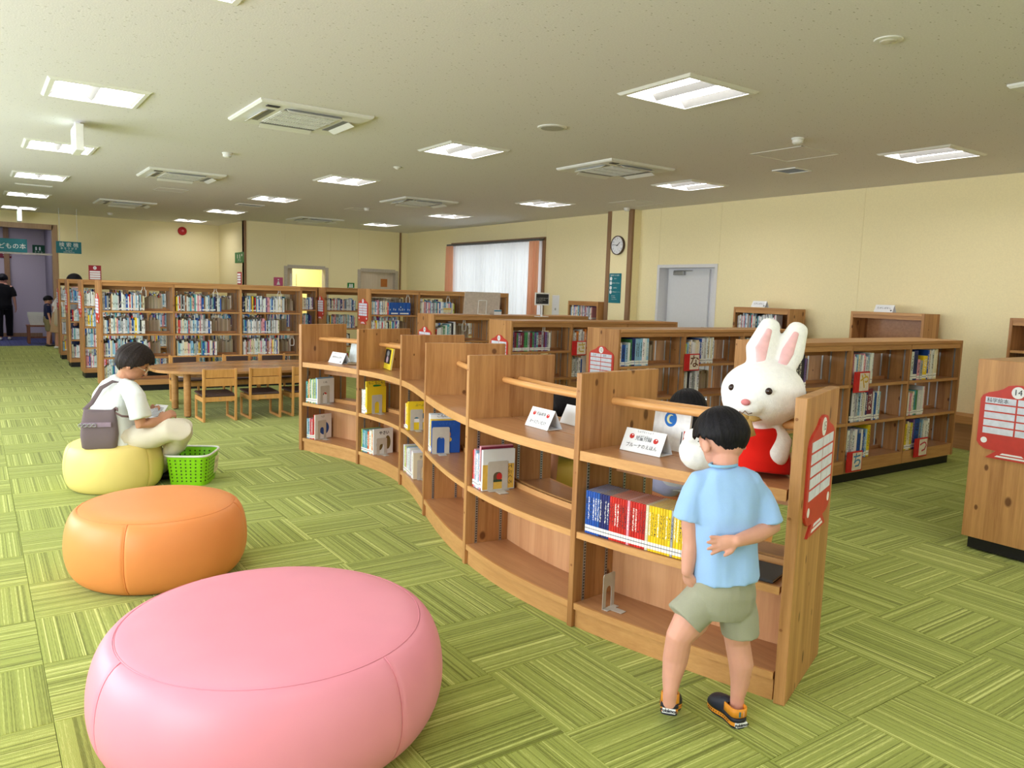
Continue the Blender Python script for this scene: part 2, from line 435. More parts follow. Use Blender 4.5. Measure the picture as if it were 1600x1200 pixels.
# sashes of the unseen windows: beside the camera, and added ones behind it
def sash(name, ax, pos, u0, u1, z0, z1):
    mb = MB(); w = .05
    def bx(a, b, c, d):
        if ax == 'x': mb.box(pos-.03, a, c, pos+.03, b, d)
        else: mb.box(a, pos-.03, c, b, pos+.03, d)
    bx(u0, u1, z0, z0+w); bx(u0, u1, z1-w, z1); bx(u0, u0+w, z0+w, z1-w); bx(u1-w, u1, z0+w, z1-w); um = (u0+u1)/2; bx(um-w/2, um+w/2, z0+w, z1-w)
    return struct(name, mb, METAL)
for i in range(4): sash('window_%d' % (i+2), 'x', LWX-.15, .1+i*3.4, 2.3+i*3.4, .75, 2.6)
for i in range(2): sash('window_%d' % (i+6), 'y', -3.15, -.1+i*4.2, 2.5+i*4.2, .75, 2.5)

# floor: a slab under loose-laid carpet tiles, each tile a quarter turn from its neighbours
mb = MB(); mb.box(LWX-.2, -3.2, -.12, RX+.25, BY+.22, -.012)
FLOOR = struct('floor', mb, cmat('screed', 120, 122, 90, .9))
def tile_mesh():
    mb = MB(); a, b = .2492, .2482
    r0 = mb.ring([(-a, -a, -.012), (a, -a, -.012), (a, a, -.012), (-a, a, -.012)])
    r1 = mb.ring([(-a, -a, -.0015), (a, -a, -.0015), (a, a, -.0015), (-a, a, -.0015)])
    r2 = mb.ring([(-b, -b, 0), (b, -b, 0), (b, b, 0), (-b, b, 0)])
    mb.bridge(r0, r1); mb.bridge(r1, r2); mb.cap(r2)
    return pydata('carpet_tile', mb.v, mb.f, CARPET)
TILE = tile_mesh()
cells = []
for ix in range(-6, 18):
    for iy in range(-6, 42):
        cx, cy = .175+ix*.5+.25, iy*.5+.25
        if cx > RX or cx < LWX+.1: continue
        d = math.hypot(cx, cy); p = Vector((cx, cy, -CAM_H)); dep = p.dot(_f)
        vis = dep > .3 and -950 < p.dot(_r)/dep*FPX < 950 and -p.dot(_u)/dep*FPX < 760
        cells.append((0 if vis else 1, d, ix, iy, cx, cy))
cells.sort()
rest = MB()
for k, (nv, d, ix, iy, cx, cy) in enumerate(cells):
    along_y = (ix+iy) % 2 == 1
    o = None
    if k < 290:
        o = link('carpet_tile', TILE, FLOOR); o.location = (cx, cy, 0); o.rotation_euler = (0, 0, (0 if along_y else PI/2)+(PI if RND.random() < .5 else 0))
    else:
        rest.quad((cx-.249, cy-.249, -.001), (cx+.249, cy-.249, -.001), (cx+.249, cy+.249, -.001), (cx-.249, cy+.249, -.001))
        rest.c[-1] = (1, 1, 1, 1) if along_y else (0, 0, 0, 1)
def carpet_rest_mat():
    m = CARPET.copy(); m.name = 'green_carpet_far'; n = m.node_tree.nodes; l = m.node_tree.links
    sp = [q for q in n if q.bl_idname == 'ShaderNodeSeparateXYZ'][0]; src = sp.inputs[0].links[0].from_socket
    at = n.new('ShaderNodeAttribute'); at.attribute_name = 'Col'
    vr = n.new('ShaderNodeVectorRotate'); vr.rotation_type = 'Z_AXIS'; vr.inputs['Angle'].default_value = PI/2
    mx = n.new('ShaderNodeMix'); mx.data_type = 'VECTOR'
    l.new(src, vr.inputs['Vector']); l.new(at.outputs['Fac'], mx.inputs[0]); l.new(vr.outputs[0], mx.inputs[4]); l.new(src, mx.inputs[5]); l.new(mx.outputs[1], sp.inputs[0])
    return m
rs = obj('carpet_tiles_beyond', rest, carpet_rest_mat(), FLOOR); rs['kind'] = 'stuff'

# ceiling with real openings for the recessed lamps
LX = [.851, 4.196, 7.557]; LY = [3.97+3.047*k for k in range(-2, 6)]
lamps = [(x, y) for x in LX for y in LY if not (x > 7 and y > 17.5)]
hs = .315
xb = sorted({LWX-.2, RX+.25, *[x-hs for x in LX], *[x+hs for x in LX]}); yb = sorted({-3.2, BY, *[y-hs for y in LY], *[y+hs for y in LY]})
mb = MB()
for a, b in zip(xb, xb[1:]):
    for c, d in zip(yb, yb[1:]):
        xm, ym = (a+b)/2, (c+d)/2
        if any(abs(xm-x) < hs and abs(ym-y) < hs for x, y in lamps): continue
        mb.box(a, c, H, b, d, H+.02)
struct('ceiling', mb, CEILM)
mb = MB(); mb.box(LWX-.2, -3.2, H+.2, RX+.25, BY+.22, H+.3)
mb.box(LWX-.2, -3.2, H+.02, LWX-.1, BY+.2, H+.2); mb.box(RX+.15, -3.2, H+.02, RX+.25, BY+.2, H+.2); mb.box(LWX-.1, -3.2, H+.02, RX+.15, -3.1, H+.2); mb.box(LWX-.1, BY+.1, H+.02, RX+.15, BY+.2, H+.2)
struct('light_block_slab', mb, CEILW)  # unseen slab added over the ceiling to block outside light

# recessed lamps: white frame, two troughs with a ridge between, two diffusers
DIFF = emit('lamp_diffuser', (1, .955, .93, 1), LAMP_E)
def make_lamp():
    t = thing('ceiling_lamp', 'x', 'ceiling light')
    f = MB(); a, b = .35, .3
    for s in (-1, 1):
        f.prism([(-a, 0), (a, 0), (b, -.014), (-b, -.014)] if s < 0 else [(a, 0), (-a, 0), (-b, -.014), (b, -.014)], .02, (Vector((0, 0, .004)), (1, 0, 0), (0, 0, 1), (0, 1, 0))) if False else None
    for k in range(4):
        c, s = math.cos(k*PI/2), math.sin(k*PI/2)
        def R(x, y, z): return (x*c-y*s, x*s+y*c, z)
        f.quad(R(-a, -a, 0), R(-a+.02, -a+.02, -.016), R(a-.02, -a+.02, -.016), R(a, -a, 0))
        f.quad(R(-a+.02, -a+.02, -.016), R(-b, -b, -.016), R(b, -b, -.016), R(a-.02, -a+.02, -.016))
        f.quad(R(-b, -b, -.016), R(-b, -b, .075), R(b, -b, .075), R(b, -b, -.016))
    f.quad((-b, -b, .075), (-b, b, .075), (b, b, .075), (b, -b, .075))
    obj('frame', f, CEILW, t)
    r = MB()
    def slab(x0, z0, x1, z1): r.quad((x0, -b, z0), (x0, b, z0), (x1, b, z1), (x1, -b, z1))
    slab(-.3, -.012, -.252, .045); slab(-.052, .045, 0, -.004); slab(0, -.004, .052, .045); slab(.252, .045, .3, -.012)
    obj('reflector', r, REFL, t)
    for s in (-1, 1):
        d = MB(); x0, x1 = (-.252, -.052) if s < 0 else (.052, .252)
        d.quad_box((x0, -b+.004, .036), (x1-x0, 0, 0), (0, 2*b-.008, 0), (0, 0, .012))
        obj('diffuser', d, DIFF, t)
    return t
proto = make_lamp()
rowname = ['row over the ottomans', 'middle row', 'row nearest the long wall']
cnt = ['first', 'second', 'third', 'fourth', 'fifth', 'sixth', 'seventh', 'eighth']
first = True
for (x, y) in lamps:
    vis = y > 3
    k = LY.index(y)-2
    lab = 'square recessed twin-strip ceiling light, %s of the %s' % (cnt[k] if vis else 'one behind the viewer', rowname[LX.index(x)])
    if not vis: lab = 'recessed ceiling light behind the viewer, %s, %s' % (rowname[LX.index(x)], 'nearer' if k == -1 else 'farther')
    if first: proto.location = (x, y, H); proto['label'] = lab; proto['group'] = 'recessed ceiling lights'; first = False
    else: dup(proto, (x, y, H), 0, lab, 'recessed ceiling lights')

# ceiling cassettes
def make_ac():
    t = thing('air_conditioner', 'x', 'air conditioner')
    p = MB(); a = .475
    r = [p.ring([(s*q[0], s*q[1], z) for q in ((-1, -1), (1, -1), (1, 1), (-1, 1))]) for s, z in ((a, 0), (a, -.012), (a-.015, -.026), (.42, -.028))]
    for i in range(3): p.bridge(r[i+1], r[i])
    p.cap(r[3], True)
    obj('panel', p, CEILW, t)
    g = MB(); g.box(-.25, -.25, -.036, .25, .25, -.027)
    gr = obj('intake_grille', g, cmat('grille_grey', 210, 210, 206), t, bevel=.004)
    s = MB()
    for i in range(22):
        x = -.235+i*.0214; s.box(x, -.24, -.04, x+.01, .24, -.036)
    for q in (-.08, .08): s.box(-.245, q-.005, -.042, .245, q+.005, -.036)
    so = obj('slat', s, cmat('grille_grey', 210, 210, 206), gr); so['kind'] = 'stuff'
    for k in range(4):
        c, sn = math.cos(k*PI/2), math.sin(k*PI/2)
        def fr(mb, x0, x1, y0, y1, z0, z1, dy=0, dz=0):
            mb.quad_box((x0*c-y0*sn, x0*sn+y0*c, z0), ((x1-x0)*c, (x1-x0)*sn, 0), (-(y1-y0)*sn, (y1-y0)*c, dz), (0, 0, z1-z0))
        v = MB(); fr(v, -.24, .24, -.355, -.29, -.031, -.0272); obj('outlet_slot', v, cmat('slot_shadow', 128, 130, 134), t)
        f = MB(); fr(f, -.23, .23, -.40, -.345, -.058, -.054, dz=.026); obj('flap', f, CEILW, t)
    r = MB(); r.box(-.40, -.40, -.034, -.30, -.345, -.028); obj('receiver', r, cmat('receiver_window', 60, 62, 70), t)
    return t
ac = make_ac()
AC = [(2.37, 6.71, 'large ceiling air conditioner nearest above the ottomans'), (2.37, 11.35, 'second ceiling air conditioner, over the reading table end'), (2.39, 16.2, 'ceiling air conditioner nearest the yellow end wall'),
      (6.04, 6.75, 'ceiling air conditioner above the low bookcases by the round speaker'), (6.05, 11.5, 'ceiling air conditioner in front of the curtained window'), (6.1, 16.33, 'farthest ceiling air conditioner by the two far doors'), (6.04, 2.0, 'ceiling air conditioner cut off by the right picture edge')]
for i, (x, y, lab) in enumerate(AC):
    if i == 0: ac.location = (x, y, H); ac['label'] = lab; ac['group'] = 'ceiling air conditioners'
    else: dup(ac, (x, y, H), 0, lab, 'ceiling air conditioners')
# small ceiling fittings
def disc_fit(name, label, cat, x, y, prof, mat, n=28, inner=None, grp=None):
    t = thing(name, label, cat, (x, y, H), 0, grp); mb = MB(); mb.lathe([(r, -z) for r, z in prof], n); obj('housing', mb, mat, t, angle=.6)
    if inner:
        m2 = MB(); m2.lathe([(r, -z) for r, z in inner[0]], n); obj('cover', m2, inner[1], t, angle=.6)
    return t
disc_fit('ceiling_speaker', 'round white ceiling speaker with grey mesh beside the middle lamp row', 'speaker', 4.2, 5.53, [(.13, 0), (.125, .008), (.105, .01)], CEILW, inner=([(.1, .008), (.1, .012), (.02, .014)], cmat('speaker_mesh', 172, 170, 162)), grp='round ceiling fittings')
disc_fit('emergency_lamp', 'round clear-domed emergency lamp in the ceiling nearest the viewer', 'lamp', 4.18, 2.49, [(.075, 0), (.072, .006), (.05, .008)], CEILW, inner=([(.045, .006), (.04, .014), (.015, .02)], cmat('lamp_lens', 200, 196, 180, .2)), grp='round ceiling fittings')
disc_fit('sprinkler_lamp', 'tiny round spotlight in the ceiling between two lamps', 'lamp', 4.2, 8.53, [(.05, 0), (.05, .006), (.03, .02), (.012, .03)], CEILW)
for x, y, l in ((2.38, 9.07, 'white smoke detector right of the hanging exit sign'), (6.06, 4.38, 'white smoke detector above the long yellow wall side bookcases'), (2.5, 18.9, 'grey smoke detector by the far yellow wall'), (8.82, 9.52, 'white dome detector in the ceiling corner above the clock pillar'), (5.9, 13.2, 'small smoke detector beside the far access hatch')):
    disc_fit('smoke_detector', l, 'smoke detector', x, y, [(.055, 0), (.055, .012), (.048, .016), (.046, .04), (.03, .052)], CEILW, grp='smoke detectors')
for x, y, sz, l in ((6.67, 4.85, .6, 'square ceiling access hatch near the front smoke detector'), (2.63, 13.31, .45, 'square ceiling access hatch beside the second air conditioner'), (5.9, 13.49, .45, 'square ceiling access hatch above the far bookcases'), (8.45, 8.92, .6, 'square ceiling access hatch above the clock pillar')):
    t = thing('access_hatch', l, 'hatch', (x, y, H), 0, 'ceiling access hatches'); h = sz/2
    mb = MB()
    for k in range(4):
        c, s = math.cos(k*PI/2), math.sin(k*PI/2); mb.quad_box((-h*c+h*s, -h*s-h*c, -.004), (sz*c, sz*s, 0), (-.014*s, .014*c, 0), (0, 0, .006))
    obj('frame', mb, CEILW, t); mb = MB(); mb.box(-h+.02, -h+.02, -.002, h-.02, h-.02, .003); obj('lid', mb, CEILM, t)
def vent(x, y, w, d, label, mat):
    t = thing('ceiling_vent', label, 'vent', (x, y, H), 0, 'ceiling vents'); mb = MB()
    for a in ((-w/2, -d/2, w/2, -d/2+.02), (-w/2, d/2-.02, w/2, d/2), (-w/2, -d/2+.02, -w/2+.02, d/2-.02), (w/2-.02, -d/2+.02, w/2, d/2-.02)): mb.box(a[0], a[1], -.012, a[2], a[3], 0)
    obj('frame', mb, CEILW, t); b = MB(); b.box(-w/2+.02, -d/2+.02, -.003, w/2-.02, d/2-.02, .002); obj('backing', b, mat, t)
    n = max(4, int((w-.04)/.03))
    for i in range(n):
        s = MB(); xx = -w/2+.025+i*(w-.05)/n; s.quad_box((xx, -d/2+.02, -.009), (.012, 0, .004), (0, d-.04, 0), (0, 0, .002)); obj('slat', s, mat, t)
vent(7.46, 5.44, .3, .3, 'small square grille vent in the ceiling by the long wall', cmat('vent_grey', 176, 176, 174))
vent(4.19, 14.49, .45, .3, 'grey grille vent between middle row lamps', cmat('vent_grey', 176, 176, 174))
vent(.85, 14.45, .5, .1, 'dark slotted vent between lamps near the doorway', cmat('vent_dark', 90, 88, 84))
# ------------------------------------------------------------------ wall openings
mb = MB(); y0, y1, z1 = DOOR[0], DOOR[1], DOOR[3]; t_ = .05
mb.box(RX-.008, y0-.0, 0, RX+.24, y0+t_, z1); mb.box(RX-.008, y1-t_, 0, RX+.24, y1, z1); mb.box(RX-.008, y0+t_, z1-t_, RX+.24, y1-t_, z1)
DOORW = plain('door_white', S(226, 226, 230), .45, .4, var=.008)
d1 = struct('door_1', mb, DOORW)
mb = MB(); mb.box(RX+.205, y0+t_, .01, RX+.245, y1-t_, z1-t_); obj('side_panel', mb, DOORW, d1)
mb = MB(); mb.box(RX+.165, y0+.30, .012, RX+.205, y1-.1, z1-.07); lf = obj('leaf', mb, plain('door_leaf', S(222, 224, 230), .4, .4, var=.006), d1, bevel=.004)
mb = MB(); mb.box(RX+.11, y1-.46, z1-.16, RX+.163, y1-.24, z1-.1); mb.box(RX+.12, y1-.62, z1-.1, RX+.14, y1-.24, z1-.085); obj('door_closer', mb, METAL, lf, bevel=.004)
mb = MB(); mb.tube([(RX+.13, y0+.36, 1.0), (RX+.13, y0+.36, 1.12)], .012); mb.box(RX+.128, y0+.345, .99, RX+.165, y0+.375, 1.01); mb.box(RX+.128, y0+.345, 1.11, RX+.165, y0+.375, 1.13); obj('door_handle', mb, METAL, lf)
# curtained window in the long wall
mb = MB(); a, b, c, d = WIN; w = .05
for q in ((a-.03, a+w, c, d), (b-w, b+.03, c, d), (a-.03, b+.03, d-.02, d+.03), (a-.03, b+.03, c-.03, c)): mb.box(RX-.03, q[0], q[2], RX+.2, q[1], q[3])
w1 = struct('window_1', mb, DARKW)
mb = MB()
for k in range(4): yy = a+.05+(b-a-.1)*k/3; mb.box(RX+.14, yy-.025, c, RX+.18, yy+.025, d-.02)
mb.box(RX+.14, a+.05, c, RX+.18, b-.05, c+.05); mb.box(RX+.14, a+.05, d-.07, RX+.18, b-.05, d-.02); struct('window_frame', mb, METAL, w1)
def glass_mat():
    t = NT('window_glass'); t.color((.9, .95, .96, 1)); t.set(.03, .5)
    tr = t.add('ShaderNodeBsdfTransparent'); mx = t.add('ShaderNodeMixShader'); mx.inputs[0].default_value = .9
    t.link(t.b.outputs[0], mx.inputs[1]); t.link(tr.outputs[0], mx.inputs[2]); t.link(mx.outputs[0], t.out.inputs[0]); return t.m
GLASS = glass_mat()
for k in range(3):
    ya, yb2 = a+.05+(b-a-.1)*k/3+.025, a+.05+(b-a-.1)*(k+1)/3-.025
    mb = MB(); mb.box(RX+.157, ya, c+.05, RX+.163, yb2, d-.07); obj('pane', mb, GLASS, w1)
def wavy(mb, y0, y1, z0, z1, x, amp, pitch, n=240, lean=0):
    prev = None
    for i in range(n+1):
        y = lerp(y0, y1, i/n); ph = 2*PI*(y-y0)/pitch
        dx = amp*(math.sin(ph)+.35*math.sin(2.3*ph+1))
        rg = []
        for (z, g) in ((z0, 1.15), (lerp(z0, z1, .5), 1), (z1-.06, .75), (z1, .55)): rg.append((x+dx*g+.012*math.sin(3*y+z), y+lean*(1-(z-z0)/(z1-z0))*math.sin(ph*.5)*.02, z))
        idx = mb.ring(rg)
        if prev:
            for k in range(3): mb.f.append((prev[k], idx[k], idx[k+1], prev[k+1])); mb.c.append(None)
        prev = idx
def curtain_mat(name, c, tr):
    t = NT(name); t.color(c); tl = t.add('ShaderNodeBsdfTranslucent'); tl.inputs[0].default_value = c
    mx = t.add('ShaderNodeMixShader'); mx.inputs[0].default_value = tr
    t.set(.8, .1); t.link(t.b.outputs[0], mx.inputs[1]); t.link(tl.outputs[0], mx.inputs[2]); t.link(mx.outputs[0], t.out.inputs[0]); return t.m
mb = MB(); wavy(mb, a+.02, b-.02, c+.05, d-.05, RX-.07, .02, .12, 420)
tag(obj('lace_curtain', mb, curtain_mat('white_lace', S(244, 244, 242), .6), smooth=True), 'sheer white pleated curtain across the lone window', 'curtain')
OR = curtain_mat('orange_cloth', S(244, 186, 152), .3)
mb = MB(); wavy(mb, b-.30, b+.0, c-.1, d-.05, RX-.165, .028, .1, 90); tag(obj('drape', mb, OR, smooth=True), 'orange drape drawn back at the far side of the window', 'curtain', 'orange window drapes')
mb = MB(); wavy(mb, a-.0, a+.30, c-.1, d-.05, RX-.165, .028, .1, 90); tag(obj('drape', mb, OR, smooth=True), 'orange drape drawn back at the near side of the window', 'curtain', 'orange window drapes')
mb = MB(); mb.box(RX-.16, a-.02, d-.045, RX-.06, b+.02, d-.01); tag(obj('curtain_rail', mb, cmat('rail_grey', 90, 90, 92)), 'dark curtain rail along the top of the window', 'rail')
# far doors
for nm, D, op in (('door_2', D2, True), ('door_3', D3, False)):
    mb = MB(); f = .05
    mb.box(D[0]-.03, FY-.015, 0, D[0]+f, FY+.21, D[3]); mb.box(D[1]-f, FY-.015, 0, D[1]+.03, FY+.21, D[3]); mb.box(D[0]+f, FY-.015, D[3]-f, D[1]-f, FY+.21, D[3]+.03)
    FRM = cmat('door_frame_grey', 190, 180, 168)
    do = struct(nm, mb, FRM)
    DV = wood('door_veneer', S(206, 190, 172), S(224, 210, 194), 'Z', strip=.4, knots=False, strips=False)
    if op:
        mb = MB(); mb.box(D[0]+f, FY+.1, .01, D[0]+.2, FY+.14, D[3]-f); obj('sliding_leaf', mb, DV, do)
    else:
        for q in range(2):
            xa = D[0]+f+q*(D[1]-D[0]-2*f)/2*.98; mb = MB(); mb.box(xa, FY+.08+q*.045, .01, xa+(D[1]-D[0]-2*f)*.515, FY+.12+q*.045, D[3]-f); lf = obj('sliding_leaf', mb, DV, do)
            if q: mb = MB(); mb.box(xa+.14, FY+.120, 1.62, xa+.32, FY+.1249, 1.82); obj('notice', mb, cmat('orange_notice', 190, 118, 58), lf)
# lit room behind the open far door
mb = MB(); mb.box(5.6, FY+1.9, 0, 7.6, FY+2.0, 2.6); mb.box(5.5, FY+.2, 0, 5.6, FY+2.0, 2.6); mb.box(7.6, FY+.2, 0, 7.7, FY+2.0, 2.6); mb.box(5.5, FY+.2, 2.6, 7.7, FY+2.0, 2.7); mb.box(5.5, FY+.2, -.1, 7.7, FY+2.0, 0)
struct('wall_store', mb, plain('bright_yellow_wall', S(240, 232, 176), .7, .2, var=.01))
area('store_light', (6.6, FY+1.0, 2.55), (0, 0, 0), .8, .8, 24, (1, .98, .92))
# corner trims and the clock pillar
mb = MB(); mb.box(SX-.02, FY-.02, 0, SX+.03, FY+.003, H); struct('trim_1', mb, DARKW)
mb = MB(); mb.box(8.97, FY-.025, 0, 9.01, FY+.0, H); struct('trim_2', mb, DARKW)
PX0 = 9.0
mb = MB(); mb.box(PX0, 9.56, 0, RX, 10.15, H); struct('wall_pillar', mb, WALLM)
mb = MB(); mb.box(PX0-.014, 10.075, 0, PX0+.02, 10.165, H); struct('trim_3', mb, DARKW)
mb = MB(); mb.box(PX0-.014, 9.552, 0, PX0+.03, 9.645, H); struct('trim_4', mb, DARKW)
mb = MB(); mb.box(8.95, 3.66, 0, RX, 4.46, .29); t = struct('trim_5', mb, wood('ledge_board', S(160, 112, 70), S(186, 138, 92), 'Y', strip=.5, knots=False, strips=False)); mb = MB(); mb.box(8.9, 3.66, .29, RX, 4.46, .375); obj('ledge', mb, PINE_Y, t)
mb = MB(); mb.box(RX-.012, -3, 0, RX, 2.6, .08); mb.box(RX-.012, 5.6, 0, RX, 6.2, .08); struct('baseboard_right', mb, DARKW)
# doorway to the corridor
mb = MB(); f = .09
mb.box(DW[1]-.02, BY-.02, 0, DW[1]+f, BY+.24, DW[3]+f); mb.box(DW[0]-f, BY-.02, 0, DW[0]+.02, BY+.24, DW[3]+f); mb.box(DW[0], BY-.02, DW[3]-.02, DW[1], BY+.24, DW[3]+f)
dr = struct('door_4', mb, wood('door_casing', S(150, 120, 92), S(178, 148, 118), 'Z', strip=.4, knots=False, strips=False))
mb = MB(); zt = OY(40, 396, BY).z; mb.box(DW[0]+.02, BY+.05, zt-.02, DW[1]-.02, BY+.1, zt+.02); obj('transom_bar', mb, cmat('aluminium', 190, 184, 184), dr)
CW = 1.62
mb = MB(); mb.box(LWX, BY+.22, -.1, 4, 26, -.003); struct('floor_corridor', mb, BLUECP)
mb = MB(); mb.box(LWX, 24.3, 0, 4, 24.4, 3); struct('wall_corridor', mb, WALLG)
mb = MB(); mb.box(CW, BY+.22, 0, CW+.1, 24.3, 3); struct('wall_corridor_side', mb, cmat('grey_partition', 128, 122, 136)); mb = MB(); mb.box(LWX, BY+.22, 0, LWX+.1, 24.3, 3); struct('wall_corridor_left', mb, WALLG)
mb = MB(); mb.box(LWX, BY+.22, 2.9, 4, 24.4, 3.0); struct('ceiling_corridor', mb, CEILM)
mb = MB(); mb.box(LWX, 24.285, 0, 1.5, 24.3, .1); struct('baseboard_corridor', mb, DARKW)
mb = MB(); xx = OY(12, 440, 24.27).x; mb.box(xx-.06, 24.22, 0, xx+.06, 24.3, 2.9); struct('trim_6', mb, DARKW)
for x, y, wh in ((-.2, 22.6, 'nearer the left'), (.9, 22.9, 'nearer the doorway side')):
    t = thing('downlight', 'small bright corridor downlight seen through the doorway, '+wh, 'ceiling light', (x, y, 2.9), 0, 'corridor downlights'); mb = MB(); mb.lathe([(.11, 0), (.11, -.012), (.09, -.016)], 20); obj('rim', mb, CEILW, t); mb = MB(); mb.lathe([(.085, -.012), (.085, -.02)], 20); obj('diffuser', mb, DIFF, t)
area('corridor_light', (0, 22.5, 2.85), (0, 0, 0), 2, 1.6, 26, (.93, .93, 1))
# ------------------------------------------------------------------ books
BOOK_MESH = None
def book_geo(mb, t, d, h):
    """board covers joined by a rounded spine on -Y"""
    c = min(.0025, t*.18); b = c*.8
    sec = [(0, d), (0, b), (b, 0), (t-b, 0), (t, b), (t, d), (t-c, d), (t-c, c), (c, c), (c, d)]
    n = len(mb.v)
    for z in (0, h): mb.v += [Vector((x, y, z)) for x, y in sec]
    k = len(sec)
    for i in range(k): j = (i+1) % k; mb.f.append((n+i, n+j, n+k+j, n+k+i)); mb.c.append(None)
    def cap(q, up): mb.f.append(tuple(n+(k if up else 0)+i for i in (q if up else q[::-1]))); mb.c.append(None)
    for up in (0, 1):
        cap((0, 1, 8, 9), up); cap((1, 2, 8), up); cap((2, 3, 7, 8), up); cap((3, 4, 7), up); cap((4, 5, 6, 7), up)
    return c
BOOKS = []      # individual books
STUFF = MB()
BCOL = dict(pale=(206, 220, 224), rose=(206, 150, 156), white=(232, 234, 238), cream=(226, 214, 184), blue=(34, 84, 170), navy=(32, 44, 110), red=(206, 46, 40), pink=(230, 160, 178), yellow=(240, 206, 40),
            green=(72, 142, 92), teal=(84, 160, 176), sky=(140, 184, 216), orange=(222, 132, 60), grey=(168, 172, 178), black=(44, 44, 52), brown=(150, 112, 82), purple=(120, 92, 150), maroon=(122, 36, 62), lime=(186, 206, 90))
_bm = {}
def unit_book():
    if 'b' not in _bm:
        mb = MB(); book_geo(mb, .014, .17, .22)
        mt = Matrix.Diagonal((1/.014, 1/.17, 1/.22, 1)); mb.v = [mt @ v for v in mb.v]
        _bm['b'] = pydata('book', mb.v, mb.f, COVER)
        mb = MB(); mb.box(.2, .02, .015, .8, .985, .994); _bm['p'] = pydata('pages', mb.v, mb.f, PAGES)
    return _bm['b'], _bm['p']
WORDS = ['first', 'second', 'third', 'fourth', 'fifth', 'sixth', 'seventh', 'eighth', 'ninth', 'tenth', 'eleventh', 'twelfth', 'thirteenth', 'fourteenth', 'fifteenth', 'sixteenth', 'seventeenth', 'eighteenth', 'nineteenth', 'twentieth',
         'twenty-first', 'twenty-second', 'twenty-third', 'twenty-fourth', 'twenty-fifth', 'twenty-sixth', 'twenty-seventh', 'twenty-eighth', 'twenty-ninth', 'thirtieth', 'thirty-first', 'thirty-second', 'thirty-third', 'thirty-fourth', 'thirty-fifth', 'thirty-sixth', 'thirty-seventh', 'thirty-eighth', 'thirty-ninth', 'fortieth', 'forty-first', 'forty-second', 'forty-third', 'forty-fourth', 'forty-fifth']
def vary(c, r=.06):
    k = 1+RND.uniform(-r, r); return tuple(min(255, max(0, v*k+RND.uniform(-5, 5))) for v in c)
def book(p, t, n, th, d, h, col, label, group, lean=0):
    a, b = unit_book()
    o = link('book', a); t, n = Vector(t), Vector(n); up = Vector((0, 0, 1))
    if lean: up = (up+t*lean).normalized(); t = n.cross(up)
    m = Matrix((t*th, n*d, up*h)).transposed().to_4x4(); m.translation = Vector(p); o.matrix_world = m
    o.color = S(*col)
    q = link('pages', b, o)
    tag(o, label, 'book', group); BOOKS.append(o); return o
def stuff_book(p, t, n, th, d, h, col, back=False):
    p, t, n = Vector(p)+Vector((0, 0, .0025)), Vector(t), Vector(n); up = Vector((0, 0, 1)); c = S(*col)
    mb = STUFF; mb.cur = c
    if back:
        mb.quad_box(p, t*th, n*d, up*h); return
    z = h*.06; l = h*.16; w = S(236, 236, 236)
    mb.quad_box(p, t*th*.94, n*d, up*z); mb.cur = w if RND.random() < .6 else c; mb.quad_box(p+up*z, t*th*.94, n*d, up*(l-z)); mb.cur = c; mb.quad_box(p+up*l, t*th*.94, n*d, up*(h-l))
    mb.cur = S(40, 40, 50) if sum(col) > 380 else S(235, 232, 225)
    k = RND.choice((0, 1, 1, 2))
    for i in range(k):
        z0 = h*(.34+.22*i+RND.uniform(0, .05)); mb.quad_box(p+t*th*.32-n*.0008+up*z0, t*th*.3, n*.002, up*h*RND.uniform(.1, .18))
def pick(pal): return BCOL[RND.choice(pal)]
FAIR = ['white']*9+['cream']*4+['pale']*4+['sky']*4+['teal']*2+['blue']*2+['pink']*2+['grey']*4+['rose', 'rose', 'red', 'yellow', 'navy', 'black', 'purple', 'brown', 'sky', 'pale']
def book_row(start, t, n, length, items=None, hr=(.19, .235), dr=(.13, .15), tr=(.012, .026), pal=FAIR, mode='stuff', where='', group='', first=0):
    """row of spines from start along t; mode 'each' makes one object per book"""
    p = Vector(start); t, n = Vector(t), Vector(n); used = 0; k = first
    if items is None:
        items = []
        while used < length-.01:
            th = RND.uniform(*tr); items.append((th, RND.uniform(*hr), RND.uniform(*dr), RND.choice(pal))); used += th
            if used+tr[0] > length: break
        used = 0
    for th, h, d, cn in items:
        q = p+t*used+n*RND.uniform(0, .008)+Vector((0, 0, .0025)); c = vary(BCOL[cn]); d = min(d, .195)
        if mode == 'each': book(q, t, n, th*.97, d, h, c, '%s book, %s from left, %s' % (cn, WORDS[min(k, 44)], where), group)
        else: stuff_book(q, t, n, th, d, h, c)
        used += th; k += 1
    return used
def back_row(start, t, n, length, hr=(.18, .225), col=(196, 184, 160)):
    """the far side's books seen from behind through the open case: fore-edges"""
    p = Vector(start); t, n = Vector(t), Vector(n); used = 0
    while used < length-.012:
        th = RND.uniform(.014, .026); stuff_book(p+t*used, t, n, th*.86, .13, RND.uniform(*hr), vary(RND.choice([col, (214, 206, 190), (176, 160, 138)]), .1), True); used += th
